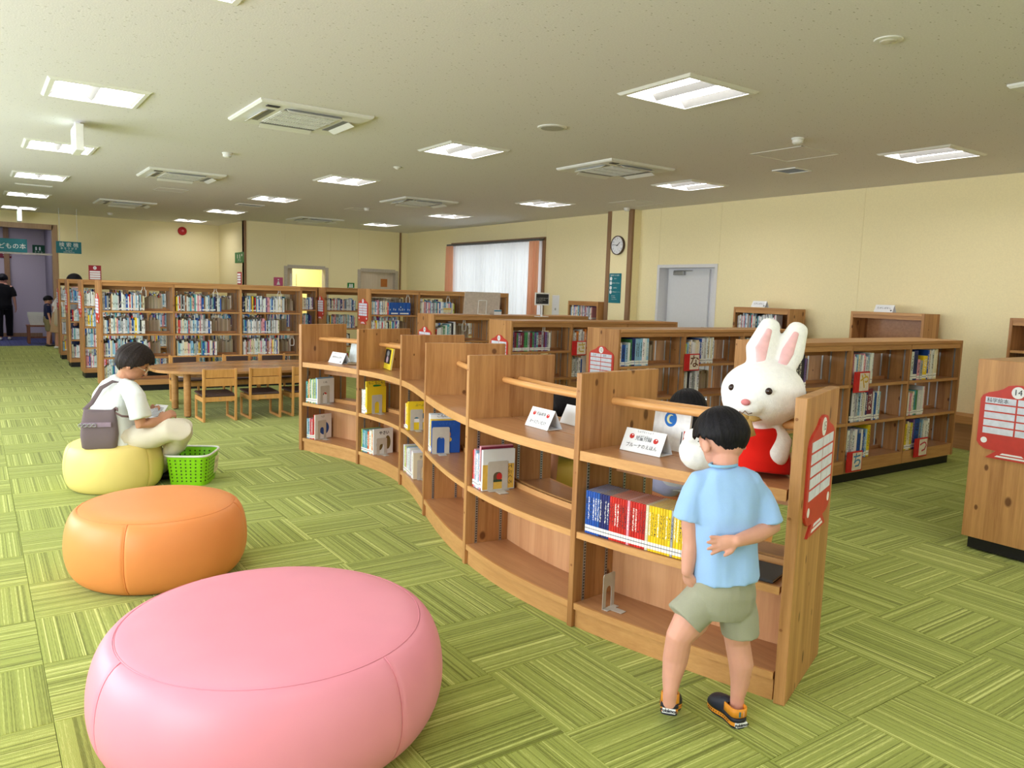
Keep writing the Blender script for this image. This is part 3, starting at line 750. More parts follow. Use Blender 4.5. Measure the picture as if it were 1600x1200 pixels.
# a single book with a printed cover towards +t
def cover_book(p, t, n, th, d, h, col, label, group=None, name='book', lean=0):
    t, n = Vector(t), Vector(n); up = Vector((0, 0, 1))
    mb = MB(); book_geo(mb, th, d, h); me = pydata(name, mb.v, mb.f, OBJC); o = link(name, me)
    if lean: up = (up+n*lean).normalized(); n = up.cross(t)
    m = Matrix((t, n, up)).transposed().to_4x4(); m.translation = Vector(p); o.matrix_world = m; o.color = S(*col)
    c = min(.0025, th*.18); mb = MB(); mb.box(c, c, .003, th-c, d-.004, h-.003); obj('pages', mb, PAGES, o)
    if th > .008:
        mb = MB(); mb.box(.001, -.0006, h*.05, th-.001, .001, h*.17); obj('shelf_label', mb, PAPER, o)
    tag(o, label, 'book', group); return o
def art(o, th, name, mat, pts):
    """flat print on the +X cover: pts in (y, z)"""
    mb = MB(); mb.prism(pts, .0006, (Vector((th+.0001, 0, 0)), (0, 1, 0), (0, 0, 1), (1, 0, 0))); return obj(name, mb, mat, o)
def ellpts(cy, cz, ry, rz, n=20, a0=0, a1=2*PI): return [(cy+ry*math.cos(a0+(a1-a0)*i/n), cz+rz*math.sin(a0+(a1-a0)*i/n)) for i in range(n)]

def bookend(p, t, n, label, w=.1, h=.17, flip=False, name='bookend'):
    """bent steel plate with an arch: upright plate across the shelf depth, foot along t"""
    t, n = Vector(t), Vector(n)
    o = thing(name, label, 'bookend', p, 0, 'grey steel bookends')
    m = Matrix((t, n, Vector((0, 0, 1)))).transposed().to_4x4(); m.translation = Vector(p); o.matrix_world = m
    r = .012; q = [(0, .002), (0, h-r)]+[(r-r*math.cos(a), h-r+r*math.sin(a)) for a in (.4, .8, 1.2)]+[(w-r+r*math.sin(a), h-r+r*math.cos(a)) for a in (.3, .8, 1.2)]+[(w, h-r), (w, .002)]
    i0, i1, ah = w*.28, w*.72, h*.62
    q += [(i1, .002), (i1, ah-.02)]+[((i0+i1)/2+(i1-i0)/2*math.cos(a), ah-.02+.022*math.sin(a)) for a in (.6, 1.2, 1.9, 2.5)]+[(i0, ah-.02), (i0, .002)]
    mb = MB(); mb.prism(q, .002, (Vector((0, 0, 0)), (0, 1, 0), (0, 0, 1), (1, 0, 0))); obj('plate', mb, GREYM, o)
    s = -1 if flip else 1
    mb = MB(); mb.box(min(0, s*.03), 0, .0005, max(0, s*.03), i0, .0025); mb.box(min(0, s*.03), i1, .0005, max(0, s*.03), w, .0025); mb.box(min(0, s*.09), i0, .0005, max(0, s*.09), i1, .0025); obj('foot', mb, GREYM, o)
    return o
def wire_support(p, t, label):
    """white wire loop hung from the shelf above"""
    t = Vector(t); o = thing('wire_book_support', label, 'bookend', p, 0, 'white wire book supports')
    n = Vector((0, 1, 0)) if abs(t.x) > .5 else Vector((1, 0, 0))
    mb = MB(); mb.tube([t*.014, t*.014-Vector((0, 0, .05)), t*.032-Vector((0, 0, .075)), t*.032-Vector((0, 0, .15)), t*.02-Vector((0, 0, .165)), -t*.02-Vector((0, 0, .165)), -t*.032-Vector((0, 0, .15)), -t*.032-Vector((0, 0, .075)), -t*.014-Vector((0, 0, .05)), -t*.014], .0045, 6); obj('wire_loop', mb, WHITE, o)
    return o
# train-shaped signs: a red locomotive face with a number lamp, ten name strips and a cow-catcher
def train_sign(parent, o, ay, w, num, names=('', ''), nrm=(-1, 0, 0)):
    """o = bottom middle, ay = reading direction on the panel"""
    o, ay, nz = Vector(o), Vector(ay), Vector(nrm); s = w
    KY = .72
    body = [(-.36, .0), (.36, .0), (.22, .16), (.38, .18), (.46, .24), (.5, .32), (.5, 1.22), (.47, 1.3), (.4, 1.36), (.28, 1.41), (.2, 1.46), (.14, 1.53), (.04, 1.56)]
    body = [(x, y*KY) for x, y in body]
    body = body+[(-x, y) for x, y in body[::-1] if y > 0]
    fr = (o, ay*s, Vector((0, 0, s)), nz)
    mb = MB(); mb.prism(body, .010, fr)
    sg = obj('train_sign', mb, REDS, parent)
    def put(name, pts, mat, h=.0115, par=sg): q = MB(); q.prism(pts, h, fr); return obj(name, q, mat, par)
    put('number_disc', ellpts(0, 1.41*KY, .088, .088, 20), PAPER)
    for r in range(5):
        for c in (-1, 1):
            x0, x1 = (-.43, -.012) if c < 0 else (.012, .43); z = (1.27-r*.158)*KY; put('name_strip', [(x0, z-.128*KY), (x1, z-.128*KY), (x1, z), (x0, z)], cmat('strip_blue_white', 216, 222, 240))
    for c in (-1, 1): put('head_lamp', ellpts(c*.4, .36*KY, .045, .045, 14), PAPER)
    for z, a in ((.04, .2), (.1, .13)): put('bumper_stripe', [(-a-.03, z*KY), (a+.03, z*KY), (a, z*KY+.025), (-a, z*KY+.025)], PAPER)
    def at(x, y): return o+ay*s*x+Vector((0, 0, s*y))+nz*.0125
    if num: lettering(num, .12*s, INK, sg, at(0, 1.41*KY), ay, (0, 0, 1))
    for k, nm in enumerate(names):
        if nm: lettering(nm, .075*s, INK, sg, at(-.26 if k == 0 else .16, 1.2*KY), ay, (0, 0, 1))
    return sg

# ------------------------------------------------------------------ straight bookcases
def bookcase(name, label, x0, x1, yf, depth, h, bays, shelves, group, base=.085, t_=.03, rails=True, sign=None, ext_top=True, flip=False, back=False, casters=False, topt=.03, loc_rot=None):
    """double-sided case running along X with its front at y = yf; parts in the thing's own frame (origin: front left foot)"""
    t = thing(name, label, 'bookcase', (x0, yf, 0), 0, group)
    L = x1-x0; pitch = L/bays
    mb = MB(); mb.box(.02, .035, .012 if casters else 0, L-.02, depth-.035, base); kb = obj('kick_base', mb, BLACK, t)
    if casters:
        for cx in (.1, L-.1):
            for cy in (.07, depth-.07):
                c = MB(); c.lathe([(.022, -.012), (.028, -.008), (.028, .008), (.022, .012)], 14, (cx, cy, .028), (0, 1, 0), (0, 0, 1), (1, 0, 0)); obj('caster', c, BLACK, kb)
    for i in range(bays+1):
        x = i*pitch-(t_/2 if 0 < i < bays else (0 if i == 0 else t_)); nm = 'end_panel' if i in (0, bays) else 'divider'
        mb = MB(); zt = h if (i in (0, bays) and not ext_top) else h-topt
        if i in (0, bays): mb.box(x, 0, base, x+t_, depth, h)
        else: mb.box(x, .006, base, x+t_, depth-.006, h-topt)
        e = obj(nm, mb, PINE_Z, t, bevel=.003)
        if rails:
            r = MB()
            for sx in ((x-.0025, x), (x+t_, x+t_+.0025)):
                if (i == 0 and sx[0] < x) or (i == bays and sx[0] >= x+t_): continue
                for yy in (.05, depth/2-.05, depth/2+.03, depth-.07): r.box(sx[0], yy, shelves[0], sx[1], yy+.014, h-topt-.03)
            obj('shelf_rail', r, METAL, e)
        if i == 0 and sign: train_sign(e, (-.0, depth/2, sign[2]), (0, -1, 0), sign[1], sign[0], sign[3] if len(sign) > 3 else ('', ''))
    mb = MB(); mb.box(t_, -.004, h-topt, L-t_, depth+.004, h); obj('top_board', mb, PINE_X, t, bevel=.003)
    for i in range(bays):
        a, b = i*pitch+(t_ if i == 0 else t_/2), (i+1)*pitch-(t_ if i == bays-1 else t_/2)
        for yy in (.008, depth-.028): mb = MB(); mb.box(a, yy, h-topt-.045, b, yy+.02, h-topt); obj('top_rail', mb, PINE_X, t)
        for yy in (.008, depth-.028): mb = MB(); mb.box(a, yy, base, b, yy+.02, shelves[0]-.022); obj('bottom_rail', mb, PINE_X, t)
        for k, z in enumerate(shelves):
            mb = MB(); mb.box(a, .012, z-.022, b, depth-.012, z); s = obj('shelf', mb, BOARD, t)
            mb = MB(); mb.box(a, .006, z-.024, b, .0119, z+.001); obj('edge_strip', mb, PINE_X, s)
            mb = MB(); mb.box(a, depth/2-.008, z, b, depth/2+.008, z+.028); obj('book_stop', mb, BOARD, s)
        if back: mb = MB(); mb.box(a, depth-.012, shelves[0], b, depth-.004, h-topt); obj('back_panel', mb, BACKP, t)
        else: mb = MB(); mb.box(a, depth/2-.006, h-topt-.1, b, depth/2+.006, h-topt); obj('back_rail', mb, PINE_X, t)
    return t
TALL_Z = [.16, .488, .815, 1.14]; LOW_Z = [.20, .53, .865]
TH, LH = 1.557, 1.235
bookcase('tall_bookcase', 'tall long bookcase behind the reading table with three bays of crammed books', 1.43, 4.28, 12.0, .5, TH, 3, TALL_Z, 'tall bookcases', sign=('8', .37, .96))
def L4(k): return 12.0+1.85*k
bookcase('tall_bookcase', 'second tall bookcase back, its end just past the reading-table case', 1.40, 5.235, 13.87, .48, TH, 4, TALL_Z, 'tall bookcases', sign=('7', .37, .96))
bookcase('tall_bookcase', 'third tall bookcase back on the left with a red train sign on its end', 1.37, 4.25, 15.72, .48, TH, 3, TALL_Z, 'tall bookcases', sign=('6', .37, .96))
bookcase('tall_bookcase', 'farthest tall bookcase on the left, next to the two children', 1.36, 4.2, 17.3, .48, TH, 3, TALL_Z, 'tall bookcases', sign=('5', .37, .96))
bookcase('tall_bookcase', 'tall bookcase end with red sign behind the tall case of blue volumes', 5.26, 8.0, 13.55, .48, TH, 3, TALL_Z, 'tall bookcases', sign=('9', .37, .98))
bookcase('tall_bookcase', 'tall bookcase holding a row of thick blue volumes in front of the far doors', 5.24, 7.95, 11.58, .48, TH, 3, TALL_Z, 'tall bookcases', sign=('9', .37, .98))
bookcase('low_bookcase', 'low bookcase with a display board standing on its top', 5.2, 7.98, 9.38, .48, LH, 3, LOW_Z, 'low bookcases', sign=('10', .37, .64))
bookcase('low_bookcase', 'low bookcase with a grey-and-purple book row behind the curved shelf', 5.2, 8.0, 7.5, .48, LH, 3, LOW_Z, 'low bookcases', sign=('11', .37, .64))
bookcase('low_bookcase', 'low bookcase with the number twelve train sign and blue books', 5.2, 8.05, 5.64, .48, LH, 3, LOW_Z, 'low bookcases', sign=('12', .37, .64, ('なか', 'なか')))
bookcase('low_bookcase', 'low bookcase with red kana plates among white books behind the plush rabbit', 5.2, 8.05, 3.74, .48, LH, 3, LOW_Z, 'low bookcases', sign=('13', .37, .64))
bookcase('low_bookcase', 'low bookcase end with the number fourteen train sign by the right picture edge', 5.24, 7.9, 1.83, .5, LH+.0, 3, LOW_Z, 'low bookcases', sign=('14', .42, .62, ('科学絵本', '自然')), casters=True)

# books on the tall cases (too small to take singly: one mass) and hanging supports
def tall_rows(x0, x1, yf, bays, zs, tw=.03, fill=(.55, .75), skip_low=True, backs=True):
    pitch = (x1-x0)/bays
    for i in range(bays):
        a = x0+i*pitch+.035; w = pitch-.07
        for k, z in enumerate(zs):
            f = RND.uniform(*fill)*w
            if k == 0 and skip_low: f *= RND.uniform(.3, .9)
            u = book_row((a, yf+.03, z), (1, 0, 0), (0, 1, 0), f, hr=(.175, .225) if RND.random() < .5 else (.19, .25))
            if backs and k > 0:
                back_row((a+u+.03, yf+.27, z), (1, 0, 0), (0, 1, 0), (w-u-.05)*RND.uniform(.6, 1))
                back_row((a, yf+.29, z), (1, 0, 0), (0, 1, 0), u*RND.uniform(.6, 1), (.2, .25))
tall_rows(1.43, 4.28, 12.0, 3, TALL_Z); tall_rows(1.40, 5.235, 13.87, 4, TALL_Z, backs=False, fill=(.93, .98), skip_low=False); tall_rows(1.37, 4.25, 15.72, 3, TALL_Z, backs=False); tall_rows(1.36, 4.2, 17.3, 3, TALL_Z, backs=False)
tall_rows(5.26, 8.0, 13.55, 3, TALL_Z, backs=False)
# blue-volume case: first bay upper row ends in a long blue set
Y9 = 11.58
for i in range(3):
    a = 5.24+i*.903+.035
    for k, z in enumerate(TALL_Z):
        if i == 0 and k == 3:
            u = book_row((a, Y9+.03, z), (1, 0, 0), (0, 1, 0), .34); u2 = book_row((a+u, Y9+.03, z), (1, 0, 0), (0, 1, 0), .4, tr=(.03, .034), hr=(.2, .201), pal=['blue'])
            back_row((a, Y9+.29, z), (1, 0, 0), (0, 1, 0), .7, (.22, .27))
        else:
            u = book_row((a, Y9+.03, z), (1, 0, 0), (0, 1, 0), RND.uniform(.5, .7), pal=FAIR+['lime', 'purple', 'blue'])
            back_row((a+u+.02, Y9+.28, z), (1, 0, 0), (0, 1, 0), .75-u)
for x, y, z, l in ((1.99, 12.05, 1.5, 'hanging above the upper left row of the reading-table case'), (2.97, 12.05, 1.5, 'hanging above the middle upper row of the reading-table case'), (3.93, 12.05, 1.5, 'hanging above the right upper row of the reading-table case'),
                   (4.13, 12.05, .79, 'hanging above the lean stack by the curved shelf end'), (5.95, 11.63, 1.5, 'hanging beside the thick blue volumes'), (6.72, 11.63, 1.5, 'hanging in the middle bay of the blue volume case'), (5.72, 7.55, 1.17, 'hanging above the purple-grey book row'), (5.72, 9.43, 1.17, 'hanging in the case under the display board')):
    wire_support((x, y, z), (1, 0, 0), 'white wire book support '+l)
# low cases: one object per book
def row(x, yf, z, items, where, grp='picture books on the low bookcases'):
    w = sum(q[0] for q in items); k = min(1.5, .62/w)
    items = [(a*k, min(.288, b*1.07), c, e) for a, b, c, e in items]
    book_row((x, yf+.02, z), (1, 0, 0), (0, 1, 0), 0, items=items, mode='each', where=where, group=grp)
def mk(n, pal, hr, tr, d=(.16, .19)): return [(RND.uniform(*tr), RND.uniform(*hr), RND.uniform(*d), RND.choice(pal)) for _ in range(n)]
W = ['white', 'white', 'white', 'cream', 'sky', 'grey']
R0 = 5.235; PB = .95
yR = 3.74
row(R0+.05, yR, .865, mk(7, ['white', 'black', 'green', 'purple', 'grey', 'yellow'], (.22, .27), (.012, .03)), 'top shelf behind the plush rabbit')
row(R0+PB+.02, yR-.0, .865, mk(14, W+['pink'], (.21, .25), (.008, .018))+[(.012, .25, .23, 'white'), (.012, .25, .23, 'white')], 'top shelf of case thirteen, middle bay')
row(R0+PB+.02, yR, .53, mk(5, ['white', 'black', 'grey'], (.23, .27), (.012, .02))+[(.03, .25, .18, 'sky')]+mk(4, W, (.22, .27), (.01, .02))+[(.02, .25, .19, 'navy'), (.055, .265, .19, 'maroon')]+mk(6, W+['sky', 'blue'], (.22, .27), (.01, .022)), 'middle shelf of case thirteen, middle bay')
row(R0+PB+.02, yR, .20, mk(4, ['white', 'orange', 'grey'], (.23, .26), (.02, .03))+mk(6, ['white', 'blue', 'navy', 'sky'], (.2, .25), (.012, .03))+[(.03, .28, .2, 'yellow')], 'bottom shelf of case thirteen, middle bay')
row(R0+2*PB+.02, yR, .865, [(.03, .25, .18, 'white'), (.05, .26, .19, 'navy'), (.03, .18, .16, 'pink'), (.03, .17, .16, 'grey'), (.055, .21, .17, 'yellow'), (.02, .26, .2, 'blue')]+mk(5, ['cream', 'white', 'cream'], (.24, .27), (.014, .026)), 'top shelf, bay by the long wall')
row(R0+2*PB+.02, yR, .53, mk(5, ['pink', 'white', 'cream'], (.19, .22), (.012, .02))+[(.02, .22, .17, 'teal'), (.02, .22, .17, 'green'), (.05, .22, .18, 'white'), (.02, .25, .2, 'white'), (.015, .25, .2, 'pink')], 'middle shelf, bay by the long wall')
row(R0+2*PB+.02, yR, .20, mk(5, ['white', 'yellow', 'cream', 'lime'], (.23, .26), (.014, .026))+[(.02, .27, .19, 'purple'), (.06, .27, .2, 'blue')]+mk(6, W+['sky'], (.23, .27), (.014, .026)), 'bottom shelf, bay by the long wall')
y12 = 5.64
row(5.24, y12, .865, [(.02, .22, .18, 'white'), (.035, .2, .18, 'blue'), (.02, .2, .18, 'sky'), (.02, .22, .18, 'white'), (.018, .25, .18, 'green'), (.03, .26, .19, 'navy')]+mk(6, ['sky', 'sky', 'blue', 'white'], (.25, .26), (.018, .026)), 'top shelf beside the number twelve sign')
row(R0+PB+.0, y12, .865, [(.014, .2, .2, 'lime')]+mk(8, W, (.21, .25), (.012, .022))+[(.016, .25, .2, 'blue')]+mk(8, W, (.24, .27), (.012, .02)), 'top shelf of case twelve, middle bay')
row(R0+PB+.0, y12, .53, mk(8, ['white', 'grey', 'white', 'black'], (.2, .27), (.014, .024)), 'middle shelf of case twelve, middle bay')
row(R0+PB+.0, y12, .20, mk(8, W, (.2, .26), (.014, .024)), 'bottom shelf of case twelve, middle bay')
row(5.24, y12, .53, mk(9, W+['green'], (.2, .26), (.014, .024)), 'middle shelf beside the twelve sign')
row(R0+2*PB, y12, .865, mk(8, W, (.2, .26), (.014, .024)), 'top shelf of case twelve, far bay')
y11 = 7.5
row(5.24, y11, .865, mk(20, ['grey', 'white', 'purple', 'maroon', 'grey', 'green', 'teal'], (.205, .22), (.014, .022)), 'purple-grey row of case eleven')
row(R0+PB-.03, y11, .865, mk(9, W+['orange'], (.2, .25), (.012, .022)), 'top shelf of case eleven, middle bay')
row(R0+PB-.03, y11, .53, mk(6, ['blue', 'white', 'grey'], (.2, .24), (.014, .026)), 'middle shelf of case eleven, middle bay')
y10 = 9.38
row(5.24, y10, .865, [(.02, .15, .15, 'red'), (.02, .16, .15, 'white')]+[(.022, .17+.011*k, .16, c) for k, c in enumerate(['white', 'grey', 'green', 'white', 'teal', 'white', 'black', 'white'])], 'row under the display board')
for yf, zs in ((y12, (.865, .53)), (y11, (.865, .53)), (y10, (.865, .53)), (yR, (.865,))):
    for i in range(3):
        for z in zs: back_row((5.24+i*.93+(.42 if i != 1 else .45), yf+.27, z), (1, 0, 0), (0, 1, 0), RND.uniform(.16, .34), (.18, .24), (190, 176, 156))
for i in (0, 1, 2): book_row((5.28+i*.887, 1.83+.03, .865), (1, 0, 0), (0, 1, 0), .4)
# kana index plates: red card with a white square
def kana_plate(p, ch, label, col=(200, 150, 40), w=.225, h=.18):
    o = thing('index_plate', label, 'sign', p, 0, 'kana index plates'); mb = MB(); mb.box(0, 0, 0, w, .012, h); obj('plate', mb, cmat('plate_red', 204, 36, 38), o, bevel=.001)
    mb = MB(); mb.box(w*.33, -.0012, .012, w-.01, 0, h-.012); obj('card', mb, cmat('plate_card', 232, 222, 208), o)
    lettering(ch, .145, cmat('kana_ink_%d' % col[0], *col), o, (w*.65, -.0018, h*.5), (1, 0, 0), (0, 0, 1), bold=.002); return o
kana_plate((R0+PB-.01, yR-.02, .80), 'や', 'red index plate with yellow kana や on its white card', (214, 176, 70))
kana_plate((R0+PB-.02, yR-.02, .10), 'ち', 'red index plate with blue kana ち near the case foot', (70, 130, 180))
kana_plate((R0+2*PB+.14, yR-.02, .13), 'つ', 'red index plate with pink kana つ in the last bay', (196, 70, 90))
kana_plate((R0+PB-.05, y12-.02, .80), 'な', 'red index plate with dark kana な above the number twelve case middle', (110, 66, 44))
kana_plate((R0+PB-.06, y11-.02, .81), 'さ', 'red index plate with yellow kana さ in the number eleven case', (206, 176, 80))

# ------------------------------------------------------------------ wall cases along the long wall
def wall_case(label, xf, ya, yb, h, stuffrows, depth=.34):
    """single-sided case, front facing -X from y = ya (far) to yb (near)"""
    w = ya-yb; t = thing('wall_bookcase', label, 'bookcase', (xf, ya, 0), -PI/2, 'wall bookcases')
    mb = MB(); mb.box(.02, .03, 0, w-.02, depth-.01, .08); obj('kick_base', mb, BLACK, t)
    for x in (0, w-.03): mb = MB(); mb.box(x, 0, .08, x+.03, depth, h-.0); obj('end_panel', mb, PINE_Z, t, bevel=.003)
    mb = MB(); mb.box(.03, -.003, h-.03, w-.03, depth, h); obj('top_board', mb, PINE_X, t); mb = MB(); mb.box(.03, .006, h-.075, w-.03, .026, h-.03); obj('top_rail', mb, PINE_X, t)
    mb = MB(); mb.box(.03, depth-.012, .08, w-.03, depth, h-.03); obj('back_panel', mb, BOARD, t)
    for z in (.16, .488, .815, 1.14): mb = MB(); mb.box(.03, .012, z-.022, w-.03, depth-.012, z); s = obj('shelf', mb, BOARD, t); mb = MB(); mb.box(.03, .006, z-.024, w-.03, .0119, z+.001); obj('edge_strip', mb, PINE_X, s)
    for z, f, pal in stuffrows: book_row((xf+.03, ya-.05, z), (0, -1, 0), (1, 0, 0), f*(w-.1), pal=pal, hr=(.2, .25))
    return t
wall_case('wall bookcase with a folded card on top, left of the long wall middle', 8.74, 7.16, 6.25, 1.47, ((1.14, .8, FAIR+['white']*6), (.815, .8, FAIR)))
wall_case('nearly empty wall bookcase with a folded card on top', 8.72, 5.38, 4.49, 1.475, ((.815, .3, FAIR), ))
wall_case('wall bookcase cut off by the right picture edge with dark books', 8.72, 3.62, 2.7, 1.47, ((.815, .8, ['black', 'navy', 'grey', 'white', 'teal']), (1.14, .0, FAIR)))
wall_case('wall bookcase beside the clock pillar with slanting magazines', 8.86, 11.0, 10.18, 1.46, ((1.14, .8, FAIR+['black', 'white', 'white']), ), .3)
# ------------------------------------------------------------------ the wave-shaped double-sided shelf
UF = [(2.527, 7.108), (2.753, 6.313), (2.755, 5.48), (2.514, 4.63), (2.264, 3.667), (2.256, 2.691), (2.505, 1.725)]
UB = [(3.02, 7.235), (3.30, 6.42), (3.30, 5.45), (3.05, 4.48), (2.802, 3.60), (2.789, 2.745), (3.01, 1.92)]
CH = 1.202
def spl(pts):
    """natural cubic through pts, returns f(s)"""
    n = len(pts); out = []
    for ax in (0, 1):
        y = [p[ax] for p in pts]; a = [0]*n; b = [1]*n; c = [0]*n; d = [0]*n
        for i in range(1, n-1): a[i] = 1; b[i] = 4; c[i] = 1; d[i] = 6*(y[i+1]-2*y[i]+y[i-1])
        for i in range(1, n): w = a[i]/b[i-1]; b[i] -= w*c[i-1]; d[i] -= w*d[i-1]
        m = [0]*n; m[-1] = d[-1]/b[-1]
        for i in range(n-2, -1, -1): m[i] = (d[i]-c[i]*m[i+1])/b[i]
        out.append((y, m))
    def f(s):
        i = max(0, min(n-2, int(s))); t = s-i; r = []
        for y, m in out: r.append(m[i]*(1-t)**3/6+m[i+1]*t**3/6+(y[i]-m[i]/6)*(1-t)+(y[i+1]-m[i+1]/6)*t)
        return Vector((r[0], r[1], 0))
    return f
Ff, Bf = spl(UF), spl(UB)
def Cf(s): return (Ff(s)+Bf(s))/2
def nrm(s):
    d = (Ff(s+.01)-Ff(s-.01)) if .01 < s < 5.99 else (Ff(min(s+.01, 6))-Ff(max(s-.01, 0)))
    return Vector((-d.y, d.x, 0)).normalized()
CS = thing('curved_bookshelf', 'long wave-shaped open wooden bookshelf snaking across the green carpet', 'bookshelf')
def strip_board(mb, fa, fb, s0, s1, z0, z1, n=14):
    a = [fa(lerp(s0, s1, i/n)) for i in range(n+1)]; b = [fb(lerp(s0, s1, i/n)) for i in range(n+1)]
    up0, up1 = Vector((0, 0, z0)), Vector((0, 0, z1)); base = len(mb.v)
    for i in range(n+1): mb.v += [a[i]+up0, b[i]+up0, b[i]+up1, a[i]+up1]
    for i in range(n):
        p, q = base+4*i, base+4*i+4
        for k in range(4): j = (k+1) % 4; mb.f.append((p+k, q+k, q+j, p+j)); mb.c.append(None)
    mb.f += [(base, base+1, base+2, base+3)[::1], tuple(base+4*n+k for k in (3, 2, 1, 0))]; mb.c += [None]*2
    return mb
def off(fn, d): return lambda s: fn(s)+(Bf(s)-Ff(s)).normalized()*d
def mixf(t, d=0): return lambda s: Ff(s)*(1-t)+Bf(s)*t+(Bf(s)-Ff(s)).normalized()*d
ZT, ZM, ZB = .845, .462, .118
for k in range(7):
    F, B = Ff(k), Bf(k); ax = (B-F).normalized(); side = Vector((0, 0, 1)).cross(ax); th = .032 if 0 < k < 6 else .044
    off0 = -th/2 if 0 < k < 6 else (-.01 if k == 0 else -th+.01)
    if k == 6: off0 = -.01
    if k == 0: off0 = -th+.01
    # side points towards +Y-ish; thickness laid so that the outer faces are at the ends
    mb = MB(); sd = -side
    o = F-ax*.006+sd*(off0); mb.quad_box(o, ax*((B-F).length+.012), sd*th, (0, 0, CH))
    e = obj('end_panel' if k in (0, 6) else 'upright', mb, PINE_Z, CS, bevel=.003)
    r = MB()
    for q, sg in ((off0-.003, 1), (off0+th, 1)):
        if (k == 6 and q > off0) or (k == 0 and q < off0): continue
        L = (B-F).length
        for u_ in (.055, L/2-.06, L/2+.045, L-.07): r.quad_box(F+ax*u_+sd*q+Vector((0, 0, ZB)), ax*.015, sd*.003, (0, 0, ZT-.05-ZB))
    rr = obj('shelf_rail', r, METAL, e)
    sl = MB()
    for q in ((off0-.0034), (off0+th+.0026)):
        if (k == 6 and q > off0) or (k == 0 and q < off0): continue
        L = (B-F).length
        for u_ in (.058, L/2-.057, L/2+.048, L-.067):
            for zz in range(46): sl.quad_box(F+ax*u_+sd*q+Vector((0, 0, ZB+.01+zz*.0145)), ax*.009, sd*.0008, (0, 0, .006))
    so = obj('rail_slot', sl, cmat('slot_black', 36, 36, 38), e); so['kind'] = 'stuff'
    if k == 6:
        train_sign(e, F+ax*.26+sd*(off0+th)+Vector((0, 0, .64)), ax, .42, '15', ('', ''), sd)
    if k in (5, 4, 6):
        for zz in (1.12, .74, .3): c = MB(); c.lathe([(.006, -.0075), (.006, -.0062)], 10, F, sd, (0, 0, 1), ax); [setattr(v, 'z', v.z+zz) for v in c.v]; obj('plug', c, cmat('wood_plug', 150, 100, 60), e)
g = .025
for i in range(6):
    s0, s1 = i+g/.95*.7, i+1-g/.95*.7
    for z, tk, nm in ((ZT, .042, 'top_shelf'), (ZM, .027, 'shelf'), (ZB, .027, 'shelf')):
        for a, b in ((off(Ff, .012), mixf(.5, -.006)), (mixf(.5, .006), off(Bf, -.012))):
            s = obj(nm, strip_board(MB(), a, b, s0, s1, z-tk, z), BOARD, CS)
            if a(s0) == off(Ff, .012)(s0): obj('edge_strip', strip_board(MB(), off(Ff, .0), off(Ff, .0119), s0, s1, z-tk-.002, z+.001), EDGE, s)
            else: obj('edge_strip', strip_board(MB(), off(Bf, -.0119), off(Bf, 0), s0, s1, z-tk-.002, z+.001), EDGE, s)
    for a, b in ((off(Ff, .014), off(Ff, .032)), (off(Bf, -.032), off(Bf, -.014))): obj('kick_plate', strip_board(MB(), a, b, s0, s1, .0, ZB-.029), EDGE, CS)
    obj('back_panel', strip_board(MB(), mixf(.5, -.005), mixf(.5, .005), s0, s1, ZB, ZM-.028), BACKP, CS)
    for a, b in ((mixf(.5, -.022), mixf(.5, -.010)), (mixf(.5, .010), mixf(.5, .022))): obj('book_stop', strip_board(MB(), a, b, s0, s1, ZM, ZM+.03), EDGE, CS)
    obj('apron_rail', strip_board(MB(), mixf(.5, -.01), mixf(.5, .01), s0, s1, ZT-.125, ZT-.043), BACKP, CS)
    for dd in (-.05, .05):
        mb = MB(); fn = mixf(.5, dd); mb.tube([fn(lerp(s0-.01, s1+.01, j/10))+Vector((0, 0, 1.062)) for j in range(11)], .0175, 14); obj('display_rod', mb, ROUNDW, CS, angle=.6)

def curve_books(bay, s_start, z, items, where, grp='picture books on the wave shelf', cover=None):
    """upright books with one common heading, each set just behind the curved front; items (thickness, height, depth, colour)"""
    s = bay+s_start; tot = sum(q[0] for q in items)
    t = (Ff(min(6, s+tot/.95))-Ff(s)).normalized(); n = Vector((-t.y, t.x, 0)); base = Ff(s); used = 0; res = []
    z += .0025
    for k, (th, h, d, cn) in enumerate(items):
        pm = base+t*(used+th/2)
        # distance along n to the curve
        best = min(((Ff(s+(used+th/2)/.95+e*.004)-pm).dot(t)**2, (Ff(s+(used+th/2)/.95+e*.004)-pm).dot(n)) for e in range(-30, 31))[1]
        # keep the corners behind the front as well
        p = base+t*used+n*(best+.022)+Vector((0, 0, z))
        last = cover and k == len(items)-1; kd = min(d, .198)/d; d = d*kd
        if last: o = cover_book(p, t, n, th, d, h, vary(BCOL[cn], 0), cover, grp)
        else: o = book(p, t, n, th*.965, d, h, vary(BCOL[cn]), '%s book, %s from left, %s' % (cn, WORDS[k], where), grp)
        used += th; res.append((o, p, t, n, th, d, h)); o['depth_ratio'] = kd
    return res
def end_stop(res, label, w=.1, h=.17, inset=.03):
    o, p, t, n, th, d, hh = res[-1]
    return bookend(p+t*(th+.002)+n*inset-Vector((0, 0, .0015)), t, n, label, w, h)
AB = cmat('art_blue', 34, 74, 150); AR = cmat('art_red', 196, 48, 44); AGN = cmat('art_green', 40, 130, 60); ABR = cmat('art_brown', 112, 96, 52); AYL = cmat('art_yellow', 226, 186, 84); AGR = cmat('art_grey', 150, 156, 166); ATL = cmat('art_teal', 60, 130, 168); AOR = cmat('art_orange', 224, 150, 96)
def cover_text(res, s, size, y, z, mat=INK, bold=.0):
    o, p, t, n, th, d, h = res[-1]; return lettering(s, size, mat, o, (th+.0008, y*o['depth_ratio'], z), (0, 1, 0), (0, 0, 1), bold=bold)
